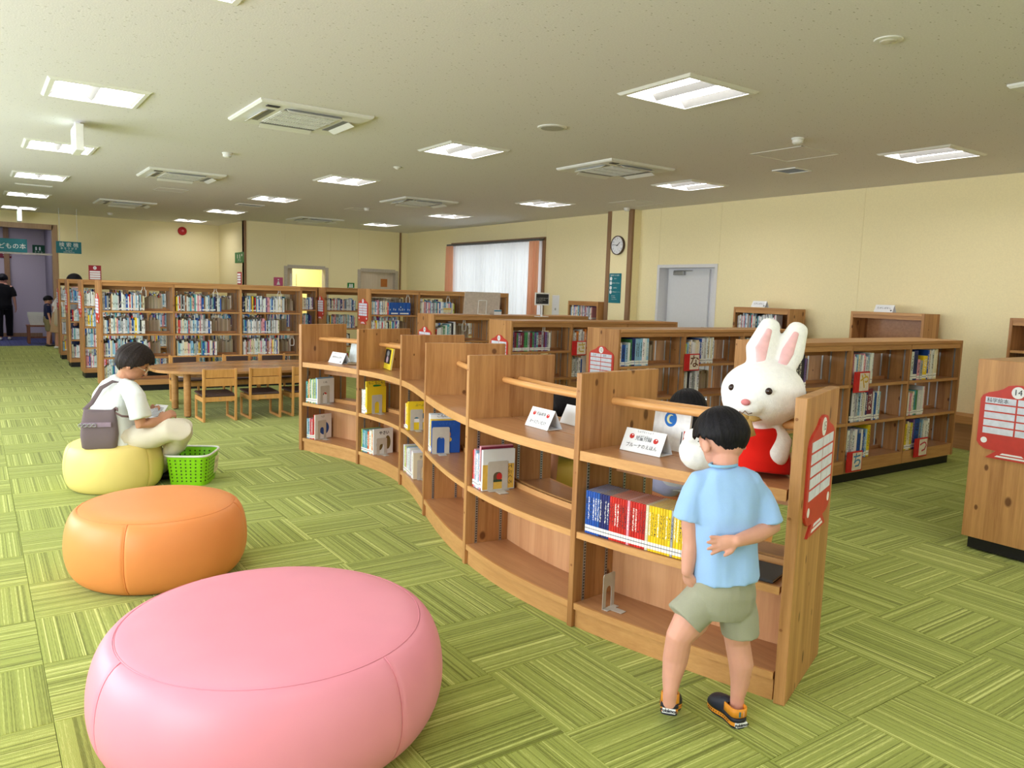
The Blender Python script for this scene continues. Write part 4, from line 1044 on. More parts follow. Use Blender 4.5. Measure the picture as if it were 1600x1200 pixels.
def cart(res, mat, pts, name='cover_print'): k = res[-1][0]['depth_ratio']; return art(res[-1][0], res[-1][4], name, mat, [(y*k, z) for y, z in pts])
# bay 1 (farthest)
r = curve_books(0, .045, ZM, mk(2, ['teal', 'green'], (.2, .215), (.014, .018))+mk(7, ['white', 'sky', 'white', 'lime', 'cream', 'orange', 'green'], (.22, .235), (.012, .018))+[(.02, .245, .22, 'sky'), (.012, .235, .22, 'white')], 'middle shelf of the farthest bay', cover='white picture book with a small red animal print, far middle shelf')
cart(r, AR, ellpts(.11, .12, .03, .035)); cart(r, cmat('art_dark', 40, 40, 44), ellpts(.075, .11, .012, .03)); cover_text(r, 'いぬ', .024, .1, .2); end_stop(r, 'grey bookend on the far middle shelf against the white cover', .11, .17)
r = curve_books(0, .06, ZB, [(.02, .19, .19, 'sky'), (.02, .19, .19, 'sky')]+mk(4, ['red', 'pink', 'red'], (.18, .2), (.012, .018))+[(.012, .235, .22, 'red'), (.012, .235, .22, 'white')], 'bottom shelf of the farthest bay', cover='white picture book with a big blue round print, far bottom shelf')
cart(r, AB, ellpts(.12, .1, .065, .062)); cart(r, PAPER, ellpts(.12, .12, .022, .02), 'cover_patch'); cover_text(r, 'へび', .022, .1, .21); end_stop(r, 'grey bookend on the far bottom shelf against the blue round print', .1, .18)
# bay 2
r = curve_books(1, .03, ZM, mk(4, ['white'], (.2, .21), (.014, .018))+[(.012, .285, .23, 'yellow'), (.016, .235, .23, 'yellow')], 'middle shelf of the second farthest bay', cover='bright yellow picture book held by a bookend, second far bay')
o9 = r[-2]; lettering('もこ もこもこ', .03, INK, o9[0], (1.02, .5, .9), (0, 1, 0), (0, 0, 1)) if False else None
end_stop(r, 'grey bookend against the bright yellow book', .105, .165, .05)
o, p, t, n, th, d, h = r[-2]
fr = thing('print_proxy', 'x', 'x') if False else None
def on_book(res_i, s, size, yy, zz, mat=INK):
    """title on a unit-scaled book: child keeps the book's scale, so letter in book units"""
    o, p, t, n, th, d, h = res_i
    cu = lettering(s, size, mat, o, (0, 0, 0), (0, 1, 0), (0, 0, 1))
    for v in cu.data.vertices: v.co = Vector((1.0+.0008/th, (v.co.y+yy)/d, (v.co.z+zz)/h))
    return cu
on_book(r[-2], 'もこ もこもこ', .03, .115, .268)
lf = MB(); pts = [(.115+.045*math.cos(a), .243+.009*math.sin(a)*(1-.3*math.cos(a))) for a in [2*PI*i/18 for i in range(18)]]
lf.prism([(y/d, z/h) for y, z in pts], .0006/th, (Vector((1.0, 0, 0)), (0, 1, 0), (0, 0, 1), (1, 0, 0))); obj('cover_print', lf, AGN, o)
r = curve_books(1, .03, ZB, [(.018, .2, .19, 'lime')]+mk(5, ['sky', 'blue', 'sky', 'teal'], (.19, .2), (.014, .02))+mk(2, ['red', 'orange'], (.18, .2), (.014, .016))+mk(3, ['white', 'cream'], (.2, .215), (.012, .018))+[(.018, .18, .18, 'orange'), (.014, .225, .24, 'white')], 'bottom shelf of the second farthest bay', cover='white picture book titled やさい with two brown vegetables')
cart(r, ABR, ellpts(.075, .085, .04, .05)); cart(r, ABR, ellpts(.175, .1, .035, .06)); cover_text(r, 'やさい', .034, .13, .185, bold=.001); end_stop(r, 'grey bookend in front of the やさい cover', .105, .145, .03)
# bay 3
r = curve_books(2, .02, ZM, [(.035, .15, .15, 'maroon')]+mk(4, ['cream', 'yellow', 'yellow'], (.2, .21), (.014, .018))+[(.016, .225, .24, 'yellow')], 'middle shelf of the third bay', cover='golden picture book with a blue square print, third bay')
cart(r, ATL, [(.06, .09), (.16, .09), (.16, .13), (.06, .13)]); cart(r, PAPER, [(.055, .06), (.17, .06), (.17, .088), (.055, .088)], 'cover_patch'); cover_text(r, 'ぶーぶー', .024, .13, .195); end_stop(r, 'grey bookend against the golden cover', .1, .165, .02)
r = curve_books(2, .02, ZB, mk(4, ['white', 'lime', 'white'], (.2, .215), (.016, .022))+mk(14, ['white', 'white', 'sky', 'white', 'grey', 'pink'], (.195, .215), (.012, .02))+[(.02, .2, .2, 'cream')], 'bottom shelf of the third bay', cover='beige picture book with dark print, bottom of the third bay')
cover_text(r, 'きったん', .026, .1, .17); cart(r, cmat('art_dark', 40, 40, 44), ellpts(.14, .09, .03, .03)); end_stop(r, 'grey bookend on the bottom shelf of the third bay', .1, .15, .03)
# bay 4
r = curve_books(3, .02, ZM, mk(3, ['white', 'sky', 'white'], (.255, .26), (.012, .016))+[(.014, .255, .23, 'white')]+[(.018, .225, .21, 'yellow'), (.018, .225, .21, 'yellow'), (.016, .22, .24, 'blue')], 'middle shelf of the fourth bay', cover='royal blue picture book with a grey and a yellow figure, fourth bay')
cart(r, AGR, ellpts(.085, .13, .025, .03)); cart(r, AOR, ellpts(.145, .125, .016, .022)); cart(r, AYL, ellpts(.15, .092, .02, .016)); cover_text(r, 'いたずら こ', .022, .13, .2, cmat('pale_blue_ink', 60, 110, 210)); on_book(r[3], 'こんにちは', .026, .11, .245)
end_stop(r, 'pale bookend in front of the royal blue cover', .12, .18, .005)
# bay 5
r = curve_books(4, .035, ZM, [(.016, .205, .19, 'red'), (.02, .215, .19, 'pink')]+mk(4, ['white', 'sky', 'white'], (.19, .215), (.011, .014))+[(.02, .245, .22, 'pink'), (.008, .24, .22, 'maroon'), (.02, .228, .22, 'white')], 'middle shelf of the bay left of the coloured series', cover='white and yellow picture book with a furry round print, near bookend')
cart(r, AYL, [(.0, .005), (.216, .005), (.216, .145), (.0, .145)]); o = r[-1][0]
for q, (mat, pts) in enumerate(((cmat('art_fur', 96, 82, 60), ellpts(.1, .085, .034, .04)), (AR, ellpts(.115, .075, .02, .02)), (cmat('art_leaf', 50, 70, 52), [(.06, .045), (.14, .045), (.15, .058), (.05, .06)]))):
    mb = MB(); mb.prism([(y*.9, z) for y, z in pts], .0005, (Vector((r[-1][4]+.0007+q*.0004, 0, 0)), (0, 1, 0), (0, 0, 1), (1, 0, 0))); obj('cover_print', mb, mat, o)
lettering('てぶくろ', .03, cmat('art_dark', 40, 40, 44), o, (r[-1][4]+.0014, .168, .085), (0, 0, -1), (0, 1, 0)); end_stop(r, 'grey arched bookend in front of the white and yellow cover', .125, .165, .03)
# bay 6: the coloured series
ser = [(.0135, .2, .17, 'blue')]*6+[(.014, .2, .17, 'navy')]*4+[(.0135, .2, .17, 'red')]*7+[(.014, .2, .17, 'pink')]+[(.0135, .2, .17, 'red')]*6+[(.016, .2, .17, 'cream')]+[(.0135, .2, .17, 'yellow')]*8+[(.012, .2, .17, 'grey')]+[(.0135, .2, .17, 'yellow')]*5+[(.014, .2, .17, 'green'), (.014, .2, .17, 'orange')]
r = curve_books(5, .05, ZM, ser, 'coloured series before the boy', 'thin coloured series on the near shelf', cover='orange-covered thin book closing the coloured series')
cart(r, PAPER, ellpts(.1, .12, .022, .03)); cart(r, AR, ellpts(.1, .07, .022, .025)); end_stop(r, 'grey arched bookend closing the coloured series', .1, .17, .03)
s = 5+.16; t = (Ff(s+.1)-Ff(s)).normalized(); n = Vector((-t.y, t.x, 0)); bookend(Ff(s)+n*.04+Vector((0, 0, ZB+.001)), t, n, 'grey bookend standing alone on the empty bottom shelf', .09, .165)
s = 5.84; t = (Ff(s+.05)-Ff(s-.05)).normalized(); n = Vector((-t.y, t.x, 0)); o = cover_book(Ff(s)+n*.07+Vector((0, 0, ZM+.013)), t, n, .012, .2, .16, (60, 62, 66), 'dark flat booklet lying on the near middle shelf')
m = o.matrix_world.copy(); mm = Matrix((t*1.0, n, Vector((0, 0, 1)))).transposed(); R2 = Matrix((Vector((0, 0, -1)), n, t)).transposed().to_4x4(); R2.translation = Ff(s)-t*.05+n*.018+Vector((0, 0, ZM+.0145)); o.matrix_world = R2
# ------------------------------------------------------------------ folded cards and face-out covers on the top shelf
def tent(pl, pr, h, dd, label, lines, grp='folded paper title cards', zbase=None, name='folded_card'):
    """folded card: front foot from pl to pr, ridge h above, back foot dd behind"""
    pl, pr = Vector(pl), Vector(pr); e = (pr-pl).normalized(); L = (pr-pl).length; b = Vector((-e.y, e.x, 0))
    o = thing(name, label, 'sign', pl, math.atan2(e.y, e.x), grp)
    th = .0012
    for nm, a, c in (('front_leaf', (0, 0), (dd*.5, h)), ('back_leaf', (dd, 0), (dd*.5, h))):
        mb = MB(); mb.quad_box((0, a[0], a[1]+.001), (L, 0, 0), (0, c[0]-a[0], c[1]-a[1]), (0, th if nm[0] == 'f' else -th, 0)); obj(nm, mb, PAPER, o)
    mb = MB(); mb.box(0, .003, .001, L, dd-.003, .002); obj('base_leaf', mb, PAPER, o)
    u = Vector((0, dd*.5, h)).normalized(); nn = Vector((1, 0, 0)).cross(u)
    for s, size, fx, fz, mat in lines:
        pos = Vector((L*fx, 0, 0))+u*(Vector((0, dd*.5, h)).length*fz)+nn*.002+Vector((0, 0, .001))
        if s == 'o':
            mb = MB(); mb.prism(ellpts(0, 0, size, size*.95), .0006, (pos-nn*.0008, (1, 0, 0), u, nn)); obj('apple', mb, mat, o); mb = MB(); mb.prism(ellpts(size*.2, size*.45, size*.3, size*.2), .0006, (pos-nn*.0004, (1, 0, 0), u, nn)); obj('shine', mb, PAPER, o)
        else: lettering(s, size, mat, o, pos, (1, 0, 0), u, sx=.95)
    return o
z = ZT+.001
tent(OZ(968, 702, z), OZ(1030.5, 715, z), .1, .1, 'folded white card reading ブルーナのえほん with two apples, near the boy', [('しょうとくしょう', .012, .5, .9, INK), ('じどうふろく', .01, .5, .72, INK), ('児童付録', .024, .5, .6, INK), ('ブルーナのえほん', .023, .5, .27, INK), ('o', .013, .2, .66, AR), ('o', .013, .8, .6, AR)])
tent(OZ(820, 664, z), OZ(855, 673.5, z), .1, .1, 'folded white card for ages zero to three with two apples', [('じどうとくべつ', .011, .5, .9, INK), ('児童絵本', .022, .5, .7, INK), ('0～3さいむけ', .025, .5, .28, INK), ('o', .012, .2, .7, AR), ('o', .012, .8, .68, AR)])
q = OZ(874, 660, z); e = (OZ(855, 673.5, z)-OZ(820, 664, z)).normalized(); tent(q, q+e*.19, .1, .1, 'blank back of a folded card facing the other side of the shelf', [])
tent(OZ(512.5, 566, z), OZ(534, 569.5, z), .1, .1, 'folded white card reading あかちゃんえほん on the farthest bay', [('あかちゃんえほん', .022, .5, .55, INK), ('じどう', .014, .25, .88, INK), ('o', .008, .85, .18, INK)])
def leaning_cover(pl, pr, h, label, col, name='picture_book', th=.01, lean=.25, cat='book', grp='face-out books on the top shelf'):
    """book standing face out, leaning back"""
    pl, pr = Vector(pl), Vector(pr); e = (pr-pl).normalized(); L = (pr-pl).length; b = Vector((-e.y, e.x, 0)); u = (Vector((0, 0, 1))+b*lean).normalized(); nn = u.cross(e)
    o = thing(name, label, cat, pl, 0, grp); m = Matrix((e, nn, u)).transposed().to_4x4(); m.translation = pl+Vector((0, 0, .002+lean*(th+.0015))); o.matrix_world = m
    mb = MB(); mb.box(0, -.0, 0, L, .0015, h); mb.box(0, th, 0, L, th+.0015, h); mb.box(0, .0015, 0, .0015, th, h); obj('cover', mb, cmat('cover_%d_%d_%d' % col, *col), o)
    mb = MB(); mb.box(.0015, .0016, .003, L-.004, th-.0001, h-.003); obj('pages', mb, PAGES, o)
    return o, L
def fart(o, name, mat, pts, k=1):
    mb = MB(); mb.prism(pts, .0005, (Vector((0, -.0004*k, 0)), (1, 0, 0), (0, 0, 1), (0, -1, 0))); return obj(name, mb, mat, o)
o, L = leaning_cover(OZ(596.5, 574.5, z), OZ(609.5, 579.5, z), .19, 'yellow picture book with a dark framed illustration standing face out', (238, 216, 60), th=.012, lean=.15)
fart(o, 'cover_print', cmat('art_dark', 40, 40, 44), [(L*.2, .05), (L*.82, .05), (L*.82, .175), (L*.2, .175)]); fart(o, 'cover_figure', AGR, ellpts(L*.5, .14, L*.14, .025), 2); fart(o, 'cover_figure', cmat('art_mauve', 200, 180, 200), ellpts(L*.5, .085, L*.12, .03), 2)
lettering('まっくろ ネリノ', .016, INK, o, (L*.5, -.001, .18), (1, 0, 0), (0, 0, 1))
q0, q1 = OZ(1006, 700, z), OZ(1062, 713, z); sh = nrm(5.3)*.06
o, L = leaning_cover(q0+sh, q1+sh, .19, 'white picture book with a crescent moon in a blue disc, face out', (240, 242, 246), lean=.12)
fart(o, 'cover_print', cmat('art_moon_blue', 36, 112, 196), ellpts(L*.46, .144, .036, .036, 28)); fart(o, 'moon', cmat('art_moon', 224, 226, 170), [(L*.46+.022*math.cos(a), .144+.022*math.sin(a)) for a in [PI*.35+PI*1.3*i/14 for i in range(15)]]+[(L*.46+.008+.017*math.cos(a), .144+.017*math.sin(a)) for a in [PI*1.6-PI*1.2*i/12 for i in range(13)]], 2)
fart(o, 'cover_stripe', AR, [(L*.86, .03), (L*.89, .03), (L*.89, .1), (L*.86, .1)]); fart(o, 'cover_stripe', INK, [(L*.80, .035), (L*.82, .035), (L*.82, .095), (L*.80, .095)])
q0, q1 = OZ(537, 567, z), OZ(560, 571, z)
o, L = leaning_cover(q0+nrm(.7)*.05, q1+nrm(.7)*.05, .185, 'pale leaflet with a drawn circle on the farthest bay', (222, 234, 240), lean=.2)
fart(o, 'drawn_ring', INK, ellpts(L*.78, .115, .05, .05, 26)); fart(o, 'ring_fill', cmat('cover_222_234_240', 222, 234, 240), ellpts(L*.78, .115, .046, .046, 26), 2)
qq = OZ(547, 571, z); o = cover_book(qq, (1, 0, 0), (0, 1, 0), .012, .13, .12, (150, 128, 96), 'small brown booklet lying beside the pale leaflet'); R2 = Matrix((Vector((0, 0, 1)), Vector((.5, .86, 0)), Vector((-.86, .5, 0)))).transposed().to_4x4(); R2.translation = qq+Vector((.10, .0, .004)); o.matrix_world = R2
# cards on the wall cases and the board, stands and slips on the low case tops
for ya, lb, ln in ((6.82, 'folded card reading むかしばなし on the left wall bookcase', 'むかしばなし'), (5.04, 'folded card reading むかしばなし on the nearly empty wall bookcase', 'むかしばなし')):
    tent((8.80, ya+.1, 1.476), (8.80, ya-.13, 1.476), .085, .09, lb, [(ln, .03, .5, .55, INK), ('o', .01, .9, .25, INK)])
yb = 9.55; pl = OZ(724, 491, LH+.002)
o = thing('display_board', 'blank beige display board leaning on a wire easel', 'board', (pl.x, pl.y, LH+.002), 0)
mb = MB(); mb.quad_box((0, 0, .004), (.62, .0, 0), (0, .006, .0), (.08, .10, .32)); obj('board', mb, cmat('board_beige', 196, 184, 172), o)
mb = MB()
for dx in (.24, .38): mb.tube([(dx, -.1, .005), (dx, -.005, .005), (dx+.05, .055, .2)], .005, 6)
mb.tube([(.24+.05, .055, .2), (.38+.05, .055, .2)], .005, 6); mb.tube([(.24, -.1, .005), (.38, -.1, .005)], .005, 6); mb.tube([(.3, .0, .005), (.3, .22, .005)], .005, 6); obj('easel', mb, WHITE, o)
for px_, py_, lb in ((700, 489, 'yellow striped slip standing before the blue volume case'), (779, 492, 'teal striped slip beside the display board')):
    p = OZ(px_-7, py_, LH+.001); o = thing('paper_slip', lb, 'sign', p); mb = MB(); mb.box(0, 0, .001, .13, .004, .075); obj('card', mb, cmat('slip_cream', 232, 226, 190) if px_ == 700 else PAPER, o); mb = MB(); mb.box(.0, -.0008, .05, .13, -.0001, .07); obj('stripe', mb, AYL if px_ == 700 else ATL, o)
p = OX(845, 490, 7.2); p = OZ(846, 495, LH+.001)
o = thing('notice_stand', 'small black notice in a white frame on a clear stand', 'sign', p)
mb = MB(); mb.box(-.09, -.05, .0, .09, .05, .008); obj('foot', mb, WHITE, o); mb = MB(); mb.box(-.012, -.006, .008, .012, .006, .17); obj('post', mb, PAPER, o)
mb = MB(); mb.box(-.125, -.006, .165, .125, .008, .345); obj('frame', mb, WHITE, o); mb = MB(); mb.box(-.11, -.0085, .185, .11, -.0062, .325); fr_ = obj('panel', mb, cmat('notice_black', 40, 40, 44), o)
for k in range(3): lettering(['としょかんからのおしらせ', 'ほんをさがすときは', 'カウンターへ'][k], .017, WINK, o, (-.1, -.009, .265-k*.026), (1, 0, 0), (0, 0, 1), align='LEFT')
# ------------------------------------------------------------------ ottomans
def leather(name, c):
    t = NT(name); v = t.coords(); n1 = t.noise(v, 420, 2); n2 = t.noise(v, 5, 2)
    t.color(t.ramp(n2, [(.3, tuple(x*.96 for x in c[:3])+(1,)), (.7, c)])); t.bump(n1, .05, .002); return t.set(.42, .4)
def ottoman(name, label, cx, cy, R, h, mat, seams, top=.80, oval=1.0, rot=0):
    t = thing(name, label, 'ottoman', (cx, cy, 0), rot, 'round leather ottomans')
    def prof(u):   # u 0 at the floor edge .. 1 at the top seam
        a = lerp(-1.3, 1.3, u); c = max(0, math.cos(a))
        r = R*(top+(1-top)*c**.85) if a > 0 else R*(.74+.26*c**.8)
        zc = h*.44; z = zc+(h*.47 if a > 0 else h*.43)*math.sin(a)/math.sin(1.3); return r, max(.004, z)
    rs, zs = prof(1)
    def pinch(d): return .005*math.exp(-(d/.008)**2)
    sm = sorted(seams); m_ = len(sm)
    for k in range(m_):
        a0, a1 = math.radians(sm[k]), math.radians(sm[(k+1) % m_]+(360 if k == m_-1 else 0)); n = max(8, int((a1-a0)/.07)); mb = MB(); rows = []
        us = [i/22 for i in range(20)]+[.93, .97, .99, 1]
        for u in us:
            r, z = prof(u); ring = []
            angs = [a0, a0+.006, a0+.014, a0+.028]+[lerp(a0+.05, a1-.05, q/n) for q in range(n+1)]+[a1-.028, a1-.014, a1-.006, a1]
            for a in angs:
                d = min(a-a0, a1-a)*r; rr = r-pinch(d)-(.004*math.exp(-((1-u)*.42/.012)**2)); ring.append((rr*math.cos(a)*oval, rr*math.sin(a), z))
            rows.append(mb.ring(ring))
        for A, B in zip(rows, rows[1:]):
            for i in range(len(A)-1): mb.f.append((A[i], A[i+1], B[i+1], B[i])); mb.c.append(None)
        obj('side_panel', mb, mat, t, smooth=True)
        sb = MB(); sb.tube([((prof(u)[0]-.0035)*math.cos(a0)*oval, (prof(u)[0]-.0035)*math.sin(a0), prof(u)[1]) for u in us], .0022, 6); obj('seam', sb, mat, t, smooth=True)
    mb = MB(); pr_ = [(rs-.003, zs-.003), (rs-.006, zs-.0005), (rs-.02, zs+.006), (rs*.9, zs+h*.032), (rs*.75, zs+h*.055), (rs*.5, zs+h*.068), (rs*.25, zs+h*.072), (.004, zs+h*.073)]
    mb.lathe(pr_, 72, sx=oval); obj('top_panel', mb, mat, t, smooth=True)
    for q in (-.0015, .004):
        sb = MB(); sb.tube([((rs-.004-q)*math.cos(a)*oval, (rs-.004-q)*math.sin(a), zs-.0015+q*.6) for a in [2*PI*i/96 for i in range(97)]], .0016, 6); obj('seam', sb, mat, t, smooth=True)
    mb = MB(); mb.lathe([(R*.7, .001), (R*.73, .012)], 40, sx=oval); obj('base', mb, BLACK, t)
    return t
ottoman('ottoman', 'big pink leather ottoman nearest in front', .835, 2.62, .598, .42, leather('pink_leather', S(235, 150, 170)), [190, 293, 20, 105])
ottoman('ottoman', 'orange leather ottoman between the pink and yellow ones', .775, 4.40, .452, .405, leather('orange_leather', S(234, 148, 84)), [239, 335, 60, 150])
ottoman('ottoman', 'yellow leather ottoman with the reading woman on it', .835, 6.44, .345, .375, leather('yellow_leather', S(242, 222, 138)), [190, 305, 50, 120])
ottoman('ottoman', 'orange leather seat half hidden behind the near shelf bay', 3.62, 3.12, .43, .43, leather('orange_leather_b', S(236, 156, 96)), [239, 335, 60, 150])
ottoman('ottoman', 'yellow leather seat half hidden behind the shelf, seen under the age card', 3.45, 4.35, .36, .43, leather('yellow_leather_b', S(214, 186, 78)), [190, 305, 50, 120])
# ------------------------------------------------------------------ low reading table and small chairs
TZ = .55
t = thing('reading_table', 'low oval wooden reading table in front of the tall bookcase', 'table', (2.95, 9.82, 0))
def oval(a, b, n=64, p=2.8): return [(a*math.copysign(abs(math.cos(q))**(2/p), math.cos(q)), b*math.copysign(abs(math.sin(q))**(2/p), math.sin(q))) for q in [2*PI*i/n for i in range(n)]]
mb = MB(); mb.prism(oval(1.28, .66), .032, (Vector((0, 0, TZ-.032)), (1, 0, 0), (0, 1, 0), (0, 0, 1))); obj('table_top', mb, TABLEW, t, bevel=.004)
mb = MB(); mb.prism(oval(1.0, .42), .06, (Vector((0, 0, TZ-.095)), (1, 0, 0), (0, 1, 0), (0, 0, 1))); obj('apron', mb, PINE_X, t)
for x, y in ((-.95, -.38), (-.95, .30), (.95, -.38), (.95, .3)): mb = MB(); mb.lathe([(.036, .012), (.04, .02), (.04, TZ-.03)], 20, (x, y, 0)); lg = obj('leg', mb, TABLEW, t, angle=.6); mb = MB(); mb.lathe([(.022, 0), (.022, .014)], 12, (x, y, 0)); obj('foot', mb, BLACK, lg)
def chair():
    """small chair facing +Y on sled sides"""
    t = thing('child_chair', 'x', 'chair'); w, d = .175, .39
    for s in (-1, 1):
        x = s*w; e = MB(); e.quad_box((x-.013, 0, 0), (.026, 0, 0), (0, .03, 0), (0, -.02, .605)); obj('rear_post', e, CHAIRW, t, bevel=.004)
        e = MB(); e.box(x-.012, d-.03, 0, x+.012, d, .275); obj('front_leg', e, CHAIRW, t, bevel=.004); e = MB(); e.box(x-.012, .02, 0, x+.012, d-.02, .028); obj('runner', e, CHAIRW, t, bevel=.004)
        e = MB(); e.box(x-.011, .015, .225, x+.011, d-.01, .275); obj('side_rail', e, CHAIRW, t, bevel=.003)
    e = MB(); e.box(-w+.012, .004, .23, w-.012, .022, .285); obj('rear_rail', e, CHAIRW, t, bevel=.003); sc_ = MB(); sc_.lathe([(.008, -.002), (.006, .003)], 10, (0, .004, .258), (1, 0, 0), (0, 0, 1), (0, -1, 0)); obj('screw', sc_, METAL, t)
    e = MB(); e.box(-w+.012, d-.03, .225, w-.012, d-.012, .27); obj('front_rail', e, CHAIRW, t, bevel=.003)
    e = MB(); e.quad_box((-w-.012, -.0, .284), (2*w+.024, 0, 0), (0, d+.02, .012), (0, 0, .022)); obj('seat_pad', e, BROWNF, t, bevel=.008)
    e = MB(); e.quad_box((-w+.012, .002, .5), (2*w-.024, 0, 0), (0, .018, .0), (0, -.004, .095)); obj('back_slat', e, CHAIRW, t, bevel=.003); e = MB(); e.quad_box((-w+.012, -.004, .405), (2*w-.024, 0, 0), (0, .018, .0), (0, -.004, .09)); obj('back_slat', e, CHAIRW, t, bevel=.003)
    e = MB(); e.quad_box((-w+.03, .019, .47), (2*w-.06, 0, 0), (0, .016, 0), (0, -.004, .11)); obj('back_pad', e, BROWNF, t, bevel=.006)
    return t
ch = chair(); ch.location = (2.255, 9.0, 0); ch['label'] = 'small wooden chair at the table, nearest the reading woman'; ch['group'] = 'small chairs round the reading table'
dup(ch, (2.775, 9.02, 0), 0, 'small wooden chair, second from the reading woman on the near side', ch['group']); dup(ch, (3.285, 9.04, 0), .04, 'small wooden chair half hidden by the wave shelf end', ch['group'])
for k, (px0, lb) in enumerate(((287, 'chair across the table behind the seated woman side, back just showing'), (369, 'chair across the table in the middle, only its padded back showing'), (424, 'chair across the table by the wave shelf, only its padded back showing'))):
    p = OY(px0, 560, 10.9); dup(ch, (p.x, 10.88, 0), PI, lb, ch['group'])
# ------------------------------------------------------------------ basket on the floor
def basket(name, label, p, rz, sx, sy, h, col, rim, rows, n):
    """tapered plastic basket with a round-holed wall"""
    t = thing(name, label, 'basket', p, rz); m = cmat(name+'_plastic', *col, rough=.35); dark = cmat(name+'_hole', *[int(c*.35) for c in col])
    def sq(a, k, z):
        pw = 5.0; c, s = math.cos(a), math.sin(a); r = (abs(c/(sx*k))**pw+abs(s/(sy*k))**pw)**(-1/pw); return Vector((r*c, r*s, z))
    N = 72; mb = MB(); rows_ = []
    for z, k in ((.004, .80), (0, .84), (.02, .86), (h, 1.0)): rows_.append(mb.ring([sq(2*PI*i/N, k, z) for i in range(N)]))
    inner = [mb.ring([sq(2*PI*i/N, k-.012, z) for i in range(N)]) for z, k in ((h, 1.0), (.02, .86), (.006, .82))]
    allr = rows_+inner
    for a, b in zip(allr, allr[1:]): mb.bridge(a, b)
    mb.cap(allr[0], True); mb.cap(allr[-1]); obj('body', mb, m, t, angle=.7)
    hb = MB()
    for r in range(rows):
        z = h*(.16+.7*r/(rows-1)); k = lerp(.86, 1.0, (z-.02)/(h-.02))
        for i in range(n):
            a = 2*PI*(i+.5*(r % 2)*0)/n; p0 = sq(a, k, z); p1 = sq(a+.02, k, z); tt = (p1-p0).normalized(); nn = tt.cross(Vector((0, 0, 1))); hb.lathe([(.0065, -.001), (.0065, .0008)], 8, p0, tt, (0, 0, 1), nn)
            hb.lathe([(.0065, -.001), (.0065, .0008)], 8, p0-nn*(.013*(sx+sy)/2+.001), tt, (0, 0, 1), -nn)
    ho = obj('hole', hb, dark, t); ho['kind'] = 'stuff'
    mb = MB(); mb.tube([sq(2*PI*i/N, 1.015, h+.002) for i in range(N+1)], .0085, 8); obj('rim', mb, rim, t, smooth=True)
    return t, sq
bk, sq = basket('shopping_basket', 'lime green perforated basket with a white rim on the carpet by the woman', (1.375, 6.335, 0), 1.08, .20, .165, .235, (140, 214, 30), WHITE, 7, 34)
mb = MB(); fc = Vector((.03, -.1475, .055)); u = Vector((0, -.014, .13)).normalized(); mb.quad_box(fc, (.11, 0, 0), u*.135, (0, -.002, 0)); cd = obj('label_card', mb, cmat('label_cream', 232, 226, 196), bk)
for tx, sz, k in (('ほんの', .03, .09), ('かご', .022, .04)): lettering(tx, sz, INK, cd, fc+Vector((.055, -.0026, 0))+u*k, (1, 0, 0), u)
# stool with a white basket at the doorway
p = OZ(62, 536, 0)
st = thing('stool', 'small reddish wooden stool carrying a white basket by the doorway', 'stool', (p.x, p.y, 0))
mb = MB(); mb.box(-.26, -.2, .40, .26, .2, .44); obj('seat', mb, STOOLW, st)
for x in (-.22, .22):
    for y in (-.16, .16): mb = MB(); mb.box(x-.03, y-.025, 0, x+.03, y+.025, .4); obj('leg', mb, STOOLW, st)
mb = MB(); mb.box(-.2, -.02, .12, .2, .02, .16); obj('stretcher', mb, STOOLW, st)
wb = thing('laundry_basket', 'white slatted plastic basket on the red-brown stool', 'basket', (p.x+.02, p.y, .442))
for z0, z1, w in ((0, .05, .2), (.22, .3, .25)):
    mb = MB(); mb.box(-w, -w*.7, z0, w, -w*.7+.012, z1); mb.box(-w, w*.7-.012, z0, w, w*.7, z1); mb.box(-w, -w*.7+.012, z0, -w+.012, w*.7-.012, z1); mb.box(w-.012, -w*.7+.012, z0, w, w*.7-.012, z1); obj('rim' if z0 else 'base', mb, WHITE, wb)
for i in range(16):
    x = -.2+i*.4/15
    for s in (-1, 1): mb = MB(); mb.quad_box((x-.008, s*.14-.004, .04), (.016, 0, 0), (0, .008, 0), (x*.22, s*.03, .2)); obj('slat', mb, WHITE, wb)
for i in range(8):
    y = -.12+i*.24/7
    for s in (-1, 1): mb = MB(); mb.quad_box((s*.2-.004, y-.008, .04), (.008, 0, 0), (0, .016, 0), (s*.045, y*.2, .2)); obj('slat', mb, WHITE, wb)
# ------------------------------------------------------------------ wall things and hanging signs
o = thing('wall_clock', 'round white wall clock with a dark rim on the yellow pillar', 'clock', (PX0, 9.87, 2.42), 0)
X, Y, Z = Vector((-1, 0, 0)), Vector((0, -1, 0)), Vector((0, 0, 1)); ZERO = Vector((0, 0, 0))
mb = MB(); mb.lathe([(.155, .0), (.16, .02), (.16, .045), (.148, .05), (.145, .035)], 40, ZERO, Y, Z, X); obj('rim', mb, cmat('clock_rim', 84, 66, 56), o, angle=.6)
mb = MB(); mb.lathe([(.146, .02), (.146, .036)], 40, ZERO, Y, Z, X); obj('face', mb, plain('clock_face', S(232, 234, 240), .4), o)
for i in range(12):
    a = PI/2-i*PI/6; c = X*.0375+Y*(.115*math.cos(a))+Z*(.115*math.sin(a)); lettering(str(i or 12), .034, INK, o, c, Y, Z, 'numeral')
for nm, a, l, w in (('hour_hand', PI/2-2*PI*(1.78/12), .08, .006), ('minute_hand', PI/2-2*PI*(46/60), .12, .004)):
    d = Y*math.cos(a)+Z*math.sin(a); mb = MB(); s_ = X.cross(d); mb.quad_box(X*.039-d*.02-s_*w, d*(l+.02), s_*2*w, X*.002); obj(nm, mb, INK, o)
mb = MB(); mb.lathe([(.008, .038), (.008, .044)], 12, ZERO, Y, Z, X); obj('hub', mb, INK, o)
